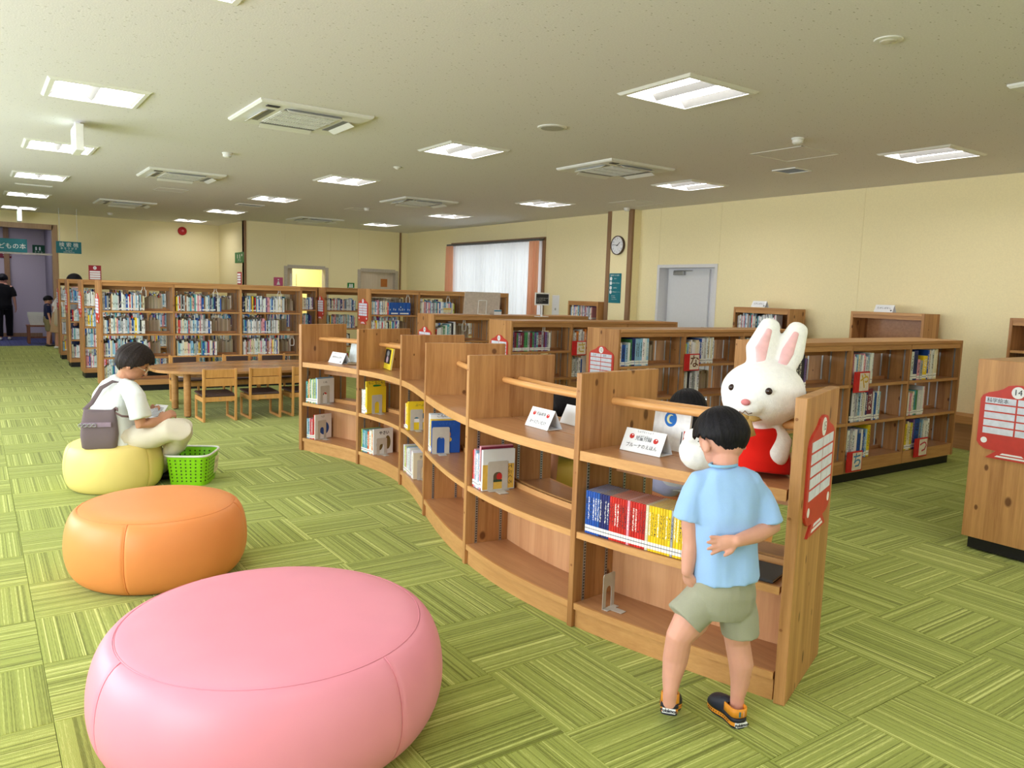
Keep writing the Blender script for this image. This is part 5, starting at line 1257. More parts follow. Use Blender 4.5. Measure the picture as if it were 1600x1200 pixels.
def plate(name, label, o, ax, ay, w, h, mat, lines, cat='sign', th=.012, grp=None, hang=None, marks=()):
    """flat sign: o its lower left corner, ax along the reading direction, ay up"""
    o, ax, ay = Vector(o), Vector(ax).normalized(), Vector(ay).normalized(); nn = ax.cross(ay)
    t = thing(name, label, cat, o, 0, grp); mb = MB(); mb.quad_box((0, 0, 0), ax*w, ay*h, -nn*th); obj('panel', mb, mat, t, bevel=.002)
    for s, size, fx, fy, m_ in lines: lettering(s, size, m_, t, ax*(w*fx)+ay*(h*fy)+nn*.0012, ax, ay)
    for nm, m_, cx, cy, pts in marks: mb = MB(); mb.prism(pts, .001, (ax*(w*cx)+ay*(h*cy)+nn*.0002, ax, ay, nn)); obj(nm, mb, m_, t)
    if hang:
        for fx in (.15, .85): mb = MB(); a = ax*(w*fx)+ay*h-nn*th/2; mb.tube([a, a+Vector((0, 0, hang))], .004, 6); obj('hanging_rod', mb, METAL, t)
    return t
man = [(-.02, -.06), (.02, -.06), (.02, .02), (.0, .035), (-.02, .02)]
q = OX(951, 473, PX0-.004); plate('notice', 'teal notice with white round symbols under the clock', (PX0-.014, q.y, q.z), (0, -1, 0), (0, 0, 1), .29, .5, TEAL, [('図書館からのお願い', .026, .5, .93, WINK), ('静かに', .022, .55, .82, WINK), ('飲食はできません', .022, .62, .67, WINK), ('撮影禁止', .022, .55, .51, WINK), ('携帯電話はマナーモード', .018, .65, .37, WINK), ('読んだ本は', .017, .4, .24, WINK), ('もとの場所に', .017, .45, .18, WINK), ('もどしてください', .017, .5, .12, WINK)], marks=[('symbol', WINK, .16, f, ellpts(0, 0, .028, .032, 18)) for f in (.82, .67, .51, .37)])
q = OX(862, 492, RX); plate('wall_panel', 'small white switch panel on the yellow wall by the curtain', (RX-.002, q.y, q.z), (0, -1, 0), (0, 0, 1), .22, .38, PAPER, [], 'panel', th=.02, marks=[('button', cmat('button_grey', 170, 176, 180), .5, .3, ellpts(0, 0, .025, .025, 12))])
mb = None
q = OY(284.5, 361, BY); o = thing('fire_alarm', 'round red fire alarm high on the far yellow wall', 'alarm', (q.x, BY, q.z), 0)
mb = MB(); mb.lathe([(.1, 0), (.1, .04), (.085, .06), (.04, .075)], 28, ZERO, (1, 0, 0), Z, (0, -1, 0)); obj('housing', mb, cmat('alarm_red', 170, 24, 34), o, angle=.6); mb = MB(); mb.lathe([(.03, .07), (.024, .095), (.01, .105)], 16, ZERO, (1, 0, 0), Z, (0, -1, 0)); obj('lamp', mb, cmat('alarm_pink', 226, 120, 130), o, angle=.7)
q = OY(88, 395, 18.6); a, b, c = OY(88, 395, 18.6), OY(127.5, 396.5, 18.6), OY(88, 376.5, 18.6)
plate('hanging_sign', 'teal hanging sign reading 検索機 in front of the yellow end wall', a, (1, 0, 0), (0, 0, 1), b.x-a.x, c.z-a.z, TEAL, [('検 索 機', .10, .5, .7, WINK), ('本 を さ が す', .05, .5, .4, WINK), ('Search for', .03, .5, .23, WINK), ('Library Materials', .03, .5, .1, WINK)], th=.03, hang=H-c.z)
a, b, c = OY(-60, 390, BY+.08), OY(42.5, 391, BY+.08), OY(40, 374, BY+.08)
plate('hanging_sign', 'teal sign reading こどもの本 across the top of the doorway', (a.x, BY+.04, a.z), (1, 0, 0), (0, 0, 1), b.x-a.x, c.z-a.z, TEAL, [('こどもの本', .13, .71, .42, WINK), ('コーナー', .13, .2, .62, WINK)], th=.03)
q = OY(51, 398, 24.27); plate('exit_guide_sign', 'dark green restroom sign in the corridor behind the transom', q, (1, 0, 0), (0, 0, 1), .28, .26, cmat('corridor_green', 22, 84, 60), [('トイレ', .07, .5, .3, WINK)], marks=[('figure', WINK, .3, .7, man), ('figure', WINK, .6, .7, man)])
q = OY(-8, 402, 24.27); plate('exit_guide_sign', 'maroon sign at the left of the corridor doorway', q, (1, 0, 0), (0, 0, 1), .36, .17, cmat('maroon', 116, 22, 50), [('受付', .1, .75, .5, WINK)])
q = OX(368, 411, SX); a = OX(382, 411, SX); plate('restroom_sign', 'green restroom sign with white figures near the wall corner', (SX-.013, q.y, q.z), (0, -1, 0), (0, 0, 1), q.y-a.y, .24, GREEN, [('トイレ', .1, .5, .25, WINK)], marks=[('figure', WINK, .3, .68, man), ('figure', WINK, .55, .68, man), ('figure', WINK, .78, .72, ellpts(0, 0, .03, .03, 10))])
q = OY(428, 448, FY-.014); plate('toilet_sign', 'pink restroom sign peeping above the tall bookcase', q, (1, 0, 0), (0, 0, 1), .21, .22, PINKS, [], marks=[('figure', WINK, .5, .45, [(-.04, -.05), (.04, -.05), (.012, .03), (-.012, .03)]), ('figure', WINK, .5, .75, ellpts(0, 0, .018, .018, 12))], hang=None)
q = OY(543, 452, FY-.014); plate('toilet_sign', 'green restroom sign peeping above the bookcases before the far doors', q, (1, 0, 0), (0, 0, 1), .18, .16, GREEN, [('トイレ', .06, .5, .25, WINK)], marks=[('figure', WINK, .35, .65, man), ('figure', WINK, .65, .65, man)])
# white exit sign boxes hanging from the ceiling, seen edge on
for x, y, lb in ((.86, 8.45, 'exit sign box hanging edge on beneath the second ceiling lamp'), (.87, 19.6, 'far exit sign box hanging edge on above the doorway')):
    o = thing('exit_sign', lb, 'exit sign', (x, y, H), 0, 'hanging exit signs'); mb = MB(); mb.box(-.035, -.19, -.27, .035, .19, -.03); obj('housing', mb, WHITE, o, bevel=.006)
    mb = MB(); mb.box(-.0365, -.17, -.25, -.0352, .17, -.05); f_ = obj('face', mb, emit('exit_face', S(206, 240, 222), .9), o)
    lettering('非常口', .1, GREEN, f_, (-.0372, -.02, -.15), (0, -1, 0), (0, 0, 1)); mb = MB(); mb.box(-.02, -.05, -.03, .02, .05, 0); obj('bracket', mb, WHITE, o)
# red name signs standing on the tall case tops and a clear divider
for px_, py_, w, yy, lb in ((139, 436.5, .13, 15.9, 'upright red name sign standing on the third tall bookcase'), (376.5, 444, .03, 12.2, 'red name sign seen edge on atop the reading-table case')):
    p = OY(px_, py_, yy); o = thing('name_sign', lb, 'sign', (p.x, yy, TH+.001), 0)
    if w > .1:
        mb = MB(); mb.box(0, 0, 0, .2, .012, .26); obj('panel', mb, cmat('deep_red', 158, 40, 52), o); mb = MB(); mb.prism(ellpts(.1, .215, .028, .032, 16), .001, (Vector((0, -.0002, 0)), (1, 0, 0), (0, 0, 1), (0, -1, 0))); obj('number_disc', mb, PAPER, o)
        for k in range(4): mb = MB(); mb.box(.015, -.0012, .13-k*.04, .185, -.0001, .16-k*.04); obj('name_strip', mb, PAPER, o)
        lettering('6', .04, INK, o, (.1, -.0015, .215), (1, 0, 0), (0, 0, 1))
    else:
        mb = MB(); mb.box(0, 0, 0, .014, .2, .19); obj('panel', mb, cmat('deep_red', 158, 40, 52), o)
        for k in range(4): mb = MB(); mb.box(-.0012, .015, .02+k*.04, -.0001, .185, .048+k*.04); obj('name_strip', mb, PAPER, o)
p = OY(463, 448, 12.3); o = thing('clear_panel', 'clear acrylic panel standing on the tall case end', 'panel', (4.17, 12.25, TH+.001)); mb = MB(); mb.box(0, 0, .006, .1, .006, .2); obj('sheet', mb, GLASS, o); mb = MB(); mb.box(-.0, -.02, 0, .1, .026, .006); obj('foot', mb, PAPER, o); mb = MB(); mb.box(.098, -.001, .006, .104, .007, .2); obj('edge', mb, cmat('acrylic_edge', 150, 170, 110), o)
# ------------------------------------------------------------------ people
RT = _r0.copy(); FW = Vector((math.sin(YAW), math.cos(YAW), 0)); UP = Vector((0, 0, 1))
def mkV(d0):
    def V(x, y, dd=0):
        r = ray(x, y); d = (d0+dd+_f.z*CAM_H)/(1-_f.z*r.z) if False else (d0+dd-.1158*CAM_H)/(1+.1158*r.z); return CAMP+r*d
    return V
def skin_mat(name, c):
    t = NT(name); v = t.coords(); n = t.noise(v, 18, 3); t.color(t.ramp(n, [(.3, tuple(x*.93 for x in c[:3])+(1,)), (.7, c)]))
    t.b.inputs['Subsurface Weight'].default_value = .12; t.b.inputs['Subsurface Radius'].default_value = (.012, .005, .003); t.bump(t.noise(v, 300, 2), .04, .001); return t.set(.5, .35)
SKIN = skin_mat('skin', S(216, 160, 140)); SKIN2 = skin_mat('skin_tan', S(196, 142, 112))
def cloth(name, r, g, b, fine=500, wr=.35):
    if name in MATS: return MATS[name]
    t = NT(name); v = t.coords(); n = t.noise(v, fine, 2); w = t.noise(v, 9, 3); c = S(r, g, b)
    t.color(t.ramp(n, [(.3, tuple(x*.92 for x in c[:3])+(1,)), (.7, c)])); t.bump(t.math('ADD', t.math('MULTIPLY', w, 3), t.math('MULTIPLY', n, .3)), wr, .006); t.b.inputs['Sheen Weight'].default_value = .1
    MATS[name] = t.set(.85, .15); return MATS[name]
def hair_mat(name, c1, c2):
    t = NT(name); v = t.coords(scale=(1, 1, .12)); n = t.noise(v, 260, 2); t.color(t.ramp(n, [(.3, c1), (.8, c2)])); t.bump(n, .5, .003); return t.set(.5, .14)
HAIR = hair_mat('black_hair', S(14, 14, 18), S(36, 34, 40)); HAIRB = hair_mat('brown_black_hair', S(24, 20, 20), S(58, 48, 46))
def add_head(mb, c, rt, fw, up, s, neck=None, nr=.42):
    mb.ell(c, s*.93, s*1.1, s*1.12, rt, fw, up); mb.ell(c+fw*s*.32-up*s*.62, s*.68, s*.72, s*.66, rt, fw, up); mb.ell(c+fw*s*.62-up*s*.95, s*.3, s*.3, s*.28, rt, fw, up)
    mb.tube([c+fw*s*.98+up*s*.02, c+fw*s*1.12-up*s*.28, c+fw*s*1.2-up*s*.42], [s*.09, s*.13, s*.15], 10, caps='round')
    mb.ell(c+fw*s*.98-up*s*.72, s*.26, s*.12, s*.08, rt, fw, up)
    for q in (-1, 1):
        e = c+rt*(q*s*1.02)-up*s*.32-fw*s*.05
        mb.ell(e, s*.1, s*.2, s*.32, (rt+fw*q*-.35).normalized(), (fw+rt*q*.35).normalized(), up); mb.ell(e+rt*q*s*.06-up*s*.18, s*.07, s*.12, s*.12, rt, fw, up)
    if neck is not None: mb.tube([c-up*s*.55-fw*s*.12, neck], [s*nr*1.1, s*nr*1.15], 14, caps='round')
def face_parts(o, c, rt, fw, up, s):
    for q in (-1, 1):
        e = c+rt*(q*s*.38)+fw*s*.97-up*s*.12; mb = MB(); mb.ell(e, s*.15, s*.06, s*.075, rt, fw, up, 12, 8); obj('eye', mb, cmat('eye_white', 236, 232, 226), o, smooth=True); mb = MB(); mb.ell(e+fw*s*.045, s*.07, s*.03, s*.07, rt, fw, up, 12, 8); obj('pupil', mb, cmat('eye_dark', 30, 22, 20), o, smooth=True)
        mb = MB(); mb.tube([e+up*s*.2-rt*s*.15, e+up*s*.24+fw*s*.02, e+up*s*.2+rt*s*.15], [s*.02, s*.035, s*.02], 8, caps='round'); obj('eyebrow', mb, HAIR, o, smooth=True)
    mb = MB(); mb.tube([c+fw*s*1.04-up*s*.71-rt*s*.2, c+fw*s*1.1-up*s*.7, c+fw*s*1.04-up*s*.71+rt*s*.2], [s*.03, s*.06, s*.03], 8, caps='round'); obj('mouth', mb, cmat('lip', 178, 96, 88), o, smooth=True)
def hair(o, c, rt, fw, up, s, front=1.25, side=1.7, back=2.2, vol=1.1, mat=None, seed=1, lock=.10, name='hair', depth=1.16, tall=1.16, taper=.22):
    rn = random.Random(seed); NA, NT_ = 132, 20; ph = [rn.uniform(0, 6.28) for _ in range(6)]
    jag = [rn.uniform(-1, 1) for _ in range(NA)]; mb = MB(); outer = []; inner = []
    for j in range(NT_+1):
        ro, ri = [], []
        for i in range(NA):
            a = 2*PI*i/NA; cf = math.cos(a)
            lim = (side+(front-side)*max(0, cf)**.8) if cf > 0 else (side+(back-side)*(-cf)**1.5)
            lim += lock*.5*jag[i//3*3]+lock*.25*jag[i]
            th = .03+(lim-.03)*j/NT_; st = math.sin(13*a+ph[0]+2*math.sin(3*a))*.5+math.sin(29*a+ph[1])*.35+math.sin(51*a+ph[2])*.25
            k = vol*(1+.017*st*min(1, th*1.3))*(1-taper*max(0, th-1.6))
            w = math.sin(th)
            p = rt*(math.sin(a)*w*s)+fw*(cf*w*s*depth)+up*(math.cos(th)*s*tall)
            ro.append(c+p*k); ri.append(c+p*(k-.10 if j < NT_ else k-.03))
        outer.append(mb.ring(ro)); inner.append(mb.ring(ri))
    for A, B in zip(outer, outer[1:]): mb.bridge(B, A)
    for A, B in zip(inner, inner[1:]): mb.bridge(A, B)
    mb.bridge(inner[-1], outer[-1]); mb.cap(outer[0], False); mb.cap(inner[0], True)
    h = obj(name, mb, mat or HAIR, o, smooth=True); return h
def hand(mb, wrist, dirn, palm_n, s, spread=.22, curl=.35, thumb=1, thumb_out=.7):
    """hand of length s from the wrist; palm_n faces out of the palm, thumb = side sign"""
    d = dirn.normalized(); pn = (palm_n-d*palm_n.dot(d)).normalized(); side = d.cross(pn)*thumb
    w = s*.235; pl = s*.5
    mb.tube([wrist-d*s*.06, wrist+d*s*.12, wrist+d*pl*.7, wrist+d*pl], [(w*.72, s*.12), (w*.9, s*.135), (w*1.02, s*.13), (w*.98, s*.105)], 14, side=side, caps='round')
    for k, (o, L) in enumerate(((.72, .44), (.25, .5), (-.24, .47), (-.7, .37))):
        b = wrist+d*(pl*(.94-.04*abs(o)))+side*(w*o*.95); dd = (d+side*spread*o).normalized(); L *= s*.95; r = s*.066
        c1 = curl*(.6+.15*k); d1 = (dd*math.cos(c1*.5)+pn*math.sin(c1*.5)); d2 = (dd*math.cos(c1*1.3)+pn*math.sin(c1*1.3)); d3 = (dd*math.cos(c1*2)+pn*math.sin(c1*2))
        p1 = b+d1*L*.42; p2 = p1+d2*L*.33; p3 = p2+d3*L*.2; mb.tube([b-d*s*.08, b, p1, p2, p3], [r*1.05, r*1.08, r, r*.92, r*.78], 10, caps='round')
    b = wrist+d*s*.14+side*w*.7; t1 = (d*.7+side*thumb_out+pn*.25).normalized(); t2 = (d*.9+side*.35*thumb_out+pn*.3).normalized(); mb.tube([b-t1*s*.05, b+t1*s*.17, b+t1*s*.17+t2*s*.15, b+t1*s*.17+t2*s*.23], [s*.1, s*.085, s*.072, s*.058], 10, caps='round')
def clog(parent, heel, fdir, up, L, sgn=1):
    """open-backed moulded clog with an orange band, heel strap and white heel patch"""
    e = fdir.normalized(); upv = (up-e*up.dot(e)).normalized(); sd = e.cross(upv)
    def hw(u): return L*(.165+.05*math.exp(-((u-.7)/.2)**2)-.022*math.exp(-((u-.38)/.15)**2))*min(1, max(0, (1-max(0, (u-.84)/.16)**2.4)))**.5*min(1, max(0, 1-max(0, (.14-u)/.14)**2.4))**.5
    us = [.004, .02, .05, .1]+[.14+.7*i/12 for i in range(13)]+[.88, .93, .97, .99, .998]
    def outline(g): return [heel+e*(L*u)+sd*(hw(u)*g) for u in us]+[heel+e*(L*u)-sd*(hw(u)*g) for u in us[::-1]]
    def slab(nm, z0, z1, g0, g1, mat):
        mb = MB(); a = mb.ring([p+upv*z0 for p in outline(g0)]); b = mb.ring([p+upv*z1 for p in outline(g1)]); mb.bridge(a, b); mb.cap(a, True); mb.cap(b); return obj(nm, mb, mat, parent, angle=.8)
    NAVY = cmat('clog_navy', 34, 38, 52, .5); ORG = cmat('clog_orange', 226, 148, 44, .5)
    out = slab('outsole', 0, L*.045, .94, 1.0, NAVY); slab('midsole', L*.045, L*.13, 1.02, 1.03, ORG)
    mb = MB()
    for q in (-1, 1):
        for i in range(11):
            u = .2+.06*i; mb.quad_box(heel+e*(L*u)+sd*(q*hw(u)*1.02)+upv*L*.075, e*L*.022, sd*(q*.0012), upv*L*.025)
    so = obj('stud', mb, NAVY, out); so['kind'] = 'stuff'
    mb = MB(); rows = []
    for u in [.36, .40, .5, .6, .7, .8, .88, .93, .97, .992]:
        h = L*(.34 if u < .42 else lerp(.36, .2, ((u-.42)/.58)**1.2)); h *= min(1, max(.12, 1-max(0, (u-.85)/.15)**2.2)); w = hw(u)*1.0
        rows.append(mb.ring([heel+e*(L*u)+sd*(w*math.cos(a)*(1.0 if abs(math.cos(a)) > .9 else 1.02))+upv*(L*.13+(h-L*.06)*math.sin(a)**.8) for a in [PI*i/16 for i in range(17)]]))
    for a, b in zip(rows, rows[1:]):
        for i in range(16): mb.f.append((a[i], a[i+1], b[i+1], b[i])); mb.c.append(None)
    mb.cap(rows[-1]); up_ = obj('upper', mb, NAVY, parent, smooth=True); m_ = up_.modifiers.new('s', 'SOLIDIFY'); m_.thickness = .004; m_.offset = 0
    hb = MB()
    for u, q in ((.56, -.45), (.56, .45), (.66, 0), (.7, -.5), (.7, .5), (.78, 0)):
        h = L*(lerp(.36, .2, ((u-.42)/.58)**1.2))-L*.06; a = math.acos(q); hb.ell(heel+e*(L*u)+sd*(hw(u)*q)+upv*(L*.13+h*math.sin(a)**.8), .0045, .0045, .002, e, sd, upv, 10, 6)
    obj('vent_hole', hb, BLACK, up_, smooth=True)
    def wall(nm, z0, z1, u0, mat, g=1.0, flare=0):
        mb = MB(); ang = [u for u in us if u <= u0]; pts = [(u, 1) for u in ang[::-1]]+[(u, -1) for u in ang]
        lo = mb.ring([heel+e*(L*u)+sd*(q*hw(u)*g)+upv*z0 for u, q in pts]); hi = mb.ring([heel+e*(L*u-flare*0)+sd*(q*hw(u)*g*.97)+upv*z1 for u, q in pts])
        for i in range(len(pts)-1): mb.f.append((lo[i], lo[i+1], hi[i+1], hi[i])); mb.c.append(None)
        w = obj(nm, mb, mat, parent, smooth=True); m_ = w.modifiers.new('s', 'SOLIDIFY'); m_.thickness = .005; m_.offset = 0; return w
    wall('heel_wall', L*.13, L*.21, .45, NAVY); st = wall('heel_strap', L*.23, L*.40, .42, ORG, 1.03)
    mb = MB(); z0, z1 = L*.05, L*.125; mb.quad(heel-e*.0012+sd*hw(.05)*.9+upv*z0+e*L*.012, heel-e*.0012-sd*hw(.05)*.9+upv*z0+e*L*.012, heel-e*.0012-sd*hw(.05)*.9+upv*z1+e*L*.012, heel-e*.0012+sd*hw(.05)*.9+upv*z1+e*L*.012)
    mb = MB(); z0, z1 = L*.04, L*.128; mb.quad_box(heel-e*.003-sd*hw(.05)*.95+upv*z0, sd*(hw(.05)*1.9), e*.01, upv*(z1-z0)); pt = obj('heel_patch', mb, PAPER, parent)
    lettering('Pokémon', L*.085, INK, pt, heel-e*.0036+upv*(z0+z1)/2, sd, upv, bold=.0008)
    for nm, mat, q, w in (('strap_print', cmat('clog_teal', 62, 120, 130), -.5*sgn, .3), ('strap_print', cmat('clog_pink', 236, 170, 150), .3*sgn, .14)):
        mb = MB(); mb.quad_box(heel-e*.0042+sd*(hw(.03)*q-hw(.05)*w/2)+upv*L*.25+e*L*.01, sd*hw(.05)*w, e*.003, upv*L*.11); obj(nm, mb, mat, st, bevel=.001)
# --- the boy at the shelf
V = mkV((OZ(1150, 1130, 0)-CAMP).dot(_f))
boy = thing('person', 'boy in a light blue T-shirt and grey-green shorts, one hand behind his back', 'person', OZ(1138, 1120, 0))
BO = Vector(boy.location)
class Rel:
    """parts of a figure are laid out in world space, then moved into the thing's own frame"""
    def __init__(s, root): s.root = root; s.inv = Matrix.Translation(-Vector(root.location))
    def fix(s): 
        for c in s.root.children: c.matrix_parent_inverse = s.inv
hs_ = .083
hc = V(1128, 684, .07); hf = (FW*.86-RT*.42-UP*.42).normalized(); hr = hf.cross(UP).normalized(); hu = hr.cross(hf)
sk = MB(); nb = V(1132, 742, .0)
add_head(sk, hc, hr, hf, hu, hs_, nb, .48)
sk.tube([V(1132, 760, .0), V(1130, 790, .0), V(1128, 870, -.0)], [(.05, .04), (.09, .065), (.09, .07)], 16, side=RT, caps='round')
# left arm hanging
lw = V(1074, 893, -.03)
sk.tube([V(1090, 762, .02), V(1079, 820, .0), V(1080, 848, -.01), V(1077, 870, -.02), lw], [.036, .034, .031, .029, .0215], 14, caps='round')
hand(sk, lw, V(1078, 930, .0)-lw, RT*.55+FW*.5, .098, .1, .5, thumb=1, thumb_out=.45)
# right arm folded behind the back
el = V(1206, 822, .0); rw = V(1152, 845, -.135)
sk.tube([V(1184, 764, .03), V(1200, 795, .02), el, V(1182, 835, -.07), rw], [.036, .035, .032, .031, .0215], 14, caps='round')
hand(sk, rw, V(1098, 853, -.125)-rw, -FW*1.0+UP*.12, .112, .42, .12, thumb=-1, thumb_out=.8)
# legs
la, ra = V(1047, 1082, -.05), V(1152, 1090, .02)
sk.tube([V(1098, 935, 0), V(1078, 972, -.01), V(1061, 996, -.02), V(1055, 1030, -.01), V(1049, 1062, -.03), la, V(1046, 1100, -.05)], [.07, .062, .048, .046, .034, .0255, .027], 16, caps='round')
sk.tube([V(1150, 935, .02), V(1153, 975, .02), V(1152, 1002, .03), V(1158, 1038, .02), V(1156, 1068, .02), ra, V(1151, 1112, .02)], [.07, .06, .046, .045, .034, .0255, .028], 16, caps='round')
rt_dir = (OZ(1108, 1092, 0)-OZ(1152, 1130, 0)); rt_dir.z = 0; rt_dir.normalize()
rheel = OZ(1158, 1139, 0)+rt_dir*.0
lt_dir = (FW*.9+RT*.25-UP*.28).normalized(); lheel = V(1045, 1116, -.06)-lt_dir*.02
sk.tube([rheel+rt_dir*.035+UP*.035, rheel+rt_dir*.11+UP*.035], [(.024, .02), (.027, .018)], 12, side=UP.cross(rt_dir), caps='round')
sk.tube([lheel+lt_dir*.035+UP*.035, lheel+lt_dir*.11+UP*.03], [(.024, .02), (.027, .018)], 12, side=UP.cross(lt_dir), caps='round')
body = solid('body', sk, SKIN, boy, .0042, 3)
face_parts(boy, hc, hr, hf, hu, hs_)
hair(boy, hc+hu*.006, hr, hf, hu, hs_*1.03, front=1.4, side=1.56, back=2.62, vol=1.12, seed=4, lock=.10)
def folds(fr, amp, seed, z0=None):
    rn = random.Random(seed); K = [(Vector((rn.uniform(-1, 1), rn.uniform(-1, 1), rn.uniform(-.6, .6)))*fr*rn.uniform(.6, 1.5), rn.uniform(0, 6)) for _ in range(6)]
    def fn(co, no): return co+no*(amp*sum(math.sin(k.dot(co)+p)*abs(math.sin(.5*k.dot(co)+p)) for k, p in K)/3)
    return fn
sh = MB()
sh.tube([V(1130, 727, .0), V(1131, 735, .0), V(1132, 744, .0), V(1134, 756, .0), V(1135, 772, .0), V(1134, 800, -.01), V(1133, 850, -.01), V(1134, 885, -.015), V(1135, 904, -.015)], [(.045, .047), (.062, .055), (.085, .062), (.108, .07), (.122, .08), (.124, .086), (.118, .088), (.119, .092), (.121, .095)], 28, side=RT)
sh.tube([V(1114, 741, .005), V(1097, 752, .01), V(1086, 770, .01), V(1080, 792, 0), V(1076, 813, -.005)], [.03, .042, .049, .055, .062], 20, caps='flat')
sh.tube([V(1154, 742, .005), V(1172, 753, .01), V(1184, 773, .02), V(1191, 796, .01), V(1196, 819, .0)], [.03, .042, .05, .056, .063], 20, caps='flat')
tee = solid('t_shirt', sh, cloth('light_blue_cotton', 158, 196, 244, 700), boy, .006, 4, folds(38, .0085, 3))
mb = MB(); mb.tube([V(1130+21*math.cos(a), 726-3.5*math.sin(a), .0+.05*math.sin(a)) for a in [2*PI*i/28 for i in range(29)]], .0055, 8); obj('collar_rib', mb, cloth('blue_rib', 140, 190, 232, 900), tee, smooth=True)
so_ = MB()
so_.tube([V(1132, 900, -.01), V(1131, 920, -.01), V(1126, 940, 0), V(1124, 955, .005)], [(.113, .085), (.12, .09), (.124, .095), (.10, .09)], 24, side=RT)
so_.tube([V(1104, 928, 0), V(1086, 952, -.01), V(1070, 969, -.02)], [(.07, .075), (.074, .076), (.074, .074)], 22, side=RT)
so_.tube([V(1148, 930, .01), V(1154, 962, .015), V(1157, 988, .02)], [(.068, .076), (.07, .076), (.069, .074)], 22, side=RT)
shorts = solid('shorts', so_, cloth('sage_cotton', 160, 161, 142, 600), boy, .006, 3, folds(38, .007, 9))
for nm, hl, dr, s_ in (('left', lheel, lt_dir, -1), ('right', rheel, rt_dir, 1)):
    hold = link('clog', None, boy); clog(hold, hl, dr, UP, .185, s_)
Rel(boy).fix()
# --- the woman reading on the yellow ottoman
yo = Vector((.80, 6.42, 0)); V = mkV((yo-CAMP).dot(_f)+.0)
wo = thing('person', 'seated woman in a white polo shirt reading a sheet on the yellow ottoman', 'person', (.84, 6.42, .44))
wf = (RT*.92+FW*.38).normalized(); wr = wf.cross(UP)     # her forward and her right (towards the camera)
hs2 = .098
hc = V(209, 565, .02); hf = (wf*.83-UP*.5-FW*.02).normalized(); hr = hf.cross(UP).normalized(); hu = hr.cross(hf)
sk = MB(); add_head(sk, hc, hr, hf, hu, hs2, V(191, 596, .02), .5)
sk.tube([V(188, 615, .02), V(184, 640, .02), V(192, 690, .02)], [(.06, .09), (.11, .14), (.12, .15)], 16, side=wf, caps='round')
e1 = V(220, 664, -.17); w1 = V(250, 656, -.08)
sk.tube([V(209, 616, -.15), V(217, 640, -.18), e1, V(236, 661, -.13), w1], [.05, .045, .041, .037, .028], 14, caps='round'); hand(sk, w1, V(263, 648, -.03)-w1, wf*.3-UP*.2+FW*.8, .165, .1, .75, thumb=1)
e2 = V(226, 660, .22); w2 = V(238, 645, .12)
sk.tube([V(209, 616, .2), V(216, 640, .25), e2, w2], [.05, .045, .04, .028], 14, caps='round'); hand(sk, w2, V(250, 640, .08)-w2, wf*.2-FW*.8, .16, .1, .7, thumb=-1)
for dd, x in ((.24, 247), (.44, 252)): sk.tube([V(x+2, 728, dd), V(x-2, 744, dd)], [.034, .034], 12, caps='round')
solid('body', sk, SKIN2, wo, .006, 3); face_parts(wo, hc, hr, hf, hu, hs2)
hair(wo, hc+hu*.01, hr, hf, hu, hs2*1.04, front=1.2, side=2.0, back=2.75, vol=1.17, seed=11, lock=.2, taper=.08, mat=HAIRB)
g = MB()
for q in (-1, 1):
    c = hc+hf*hs2*1.18+hr*(q*hs2*.42)-hu*hs2*.14; g.tube([c+hr*(.026*math.cos(a))+hu*(.02*math.sin(a)) for a in [2*PI*i/20 for i in range(21)]], .0022, 6); g.tube([c+hr*q*.026, hc+hr*(q*hs2*1.03)+hf*hs2*.2-hu*hs2*.05], .002, 6)
g.tube([hc+hf*hs2*1.2-hr*.016-hu*hs2*.12, hc+hf*hs2*1.2+hr*.016-hu*hs2*.12], .002, 6); obj('glasses', g, cmat('glasses_gold', 200, 190, 160, .3), wo, smooth=True)
sh = MB()
sh.tube([V(191, 589, .02), V(189, 594, .02), V(186, 603, .02), V(181, 620, .02), V(179, 645, .02), V(184, 668, .02), V(192, 690, .02), V(196, 698, .02)], [(.06, .062), (.085, .13), (.12, .19), (.148, .215), (.158, .215), (.155, .205), (.15, .205), (.145, .2)], 28, side=wf)
sh.tube([V(192, 601, -.08), V(201, 607, -.14), V(210, 622, -.17), V(216, 640, -.18), V(219, 653, -.18)], [.055, .07, .076, .074, .076], 20, caps='flat')
sh.tube([V(192, 601, .1), V(200, 607, .17), V(212, 622, .22), V(218, 650, .23)], [.055, .07, .075, .072], 20, caps='flat')
tee = solid('polo_shirt', sh, cloth('white_pique', 238, 244, 246, 600), wo, .009, 4, folds(24, .014, 5))
mb = MB(); mb.tube([V(191, 592, .02)+wf*(.062*math.cos(a))+wr*(.068*math.sin(a))+UP*(.004-.014*math.cos(a)) for a in [2*PI*i/28 for i in range(29)]], [(.007, .024)]*29, 10, side=UP); obj('collar', mb, cloth('white_pique', 238, 244, 246), tee, smooth=True)
tr = MB()
tr.tube([V(190, 668, .02), V(193, 682, .02), V(200, 694, .02)], [(.15, .195), (.165, .21), (.15, .2)], 24, side=wf)
for dd, x, y in ((-.06, 282, 668), (.15, 286, 664)):
    tr.tube([V(200, 688, dd*.8), V(240, 680, dd), V(268, 672, dd), V(x, y+4, dd), V(x-3, y+18, dd+.13), V(x-17, y+40, dd+.24), V(x-32, y+61, dd+.31)], [(.095, .1), (.095, .1), (.09, .092), (.083, .085), (.075, .075), (.066, .066), (.062, .062)], 22, caps='round')
solid('trousers', tr, cloth('cream_linen', 226, 218, 200, 500), wo, .009, 4, folds(24, .014, 8))
for dd, x in ((.24, 243), (.44, 248)): mb = MB(); b = V(x, 747, dd); b.z = .0; mb.tube([b-wf*.06+UP*.035, b+wf*.05+UP*.035, b+wf*.13+UP*.03], [(.035, .035), (.042, .035), (.036, .024)], 16, side=wr, caps='round'); obj('shoe', mb, cmat('shoe_black', 24, 24, 26), wo, smooth=True)
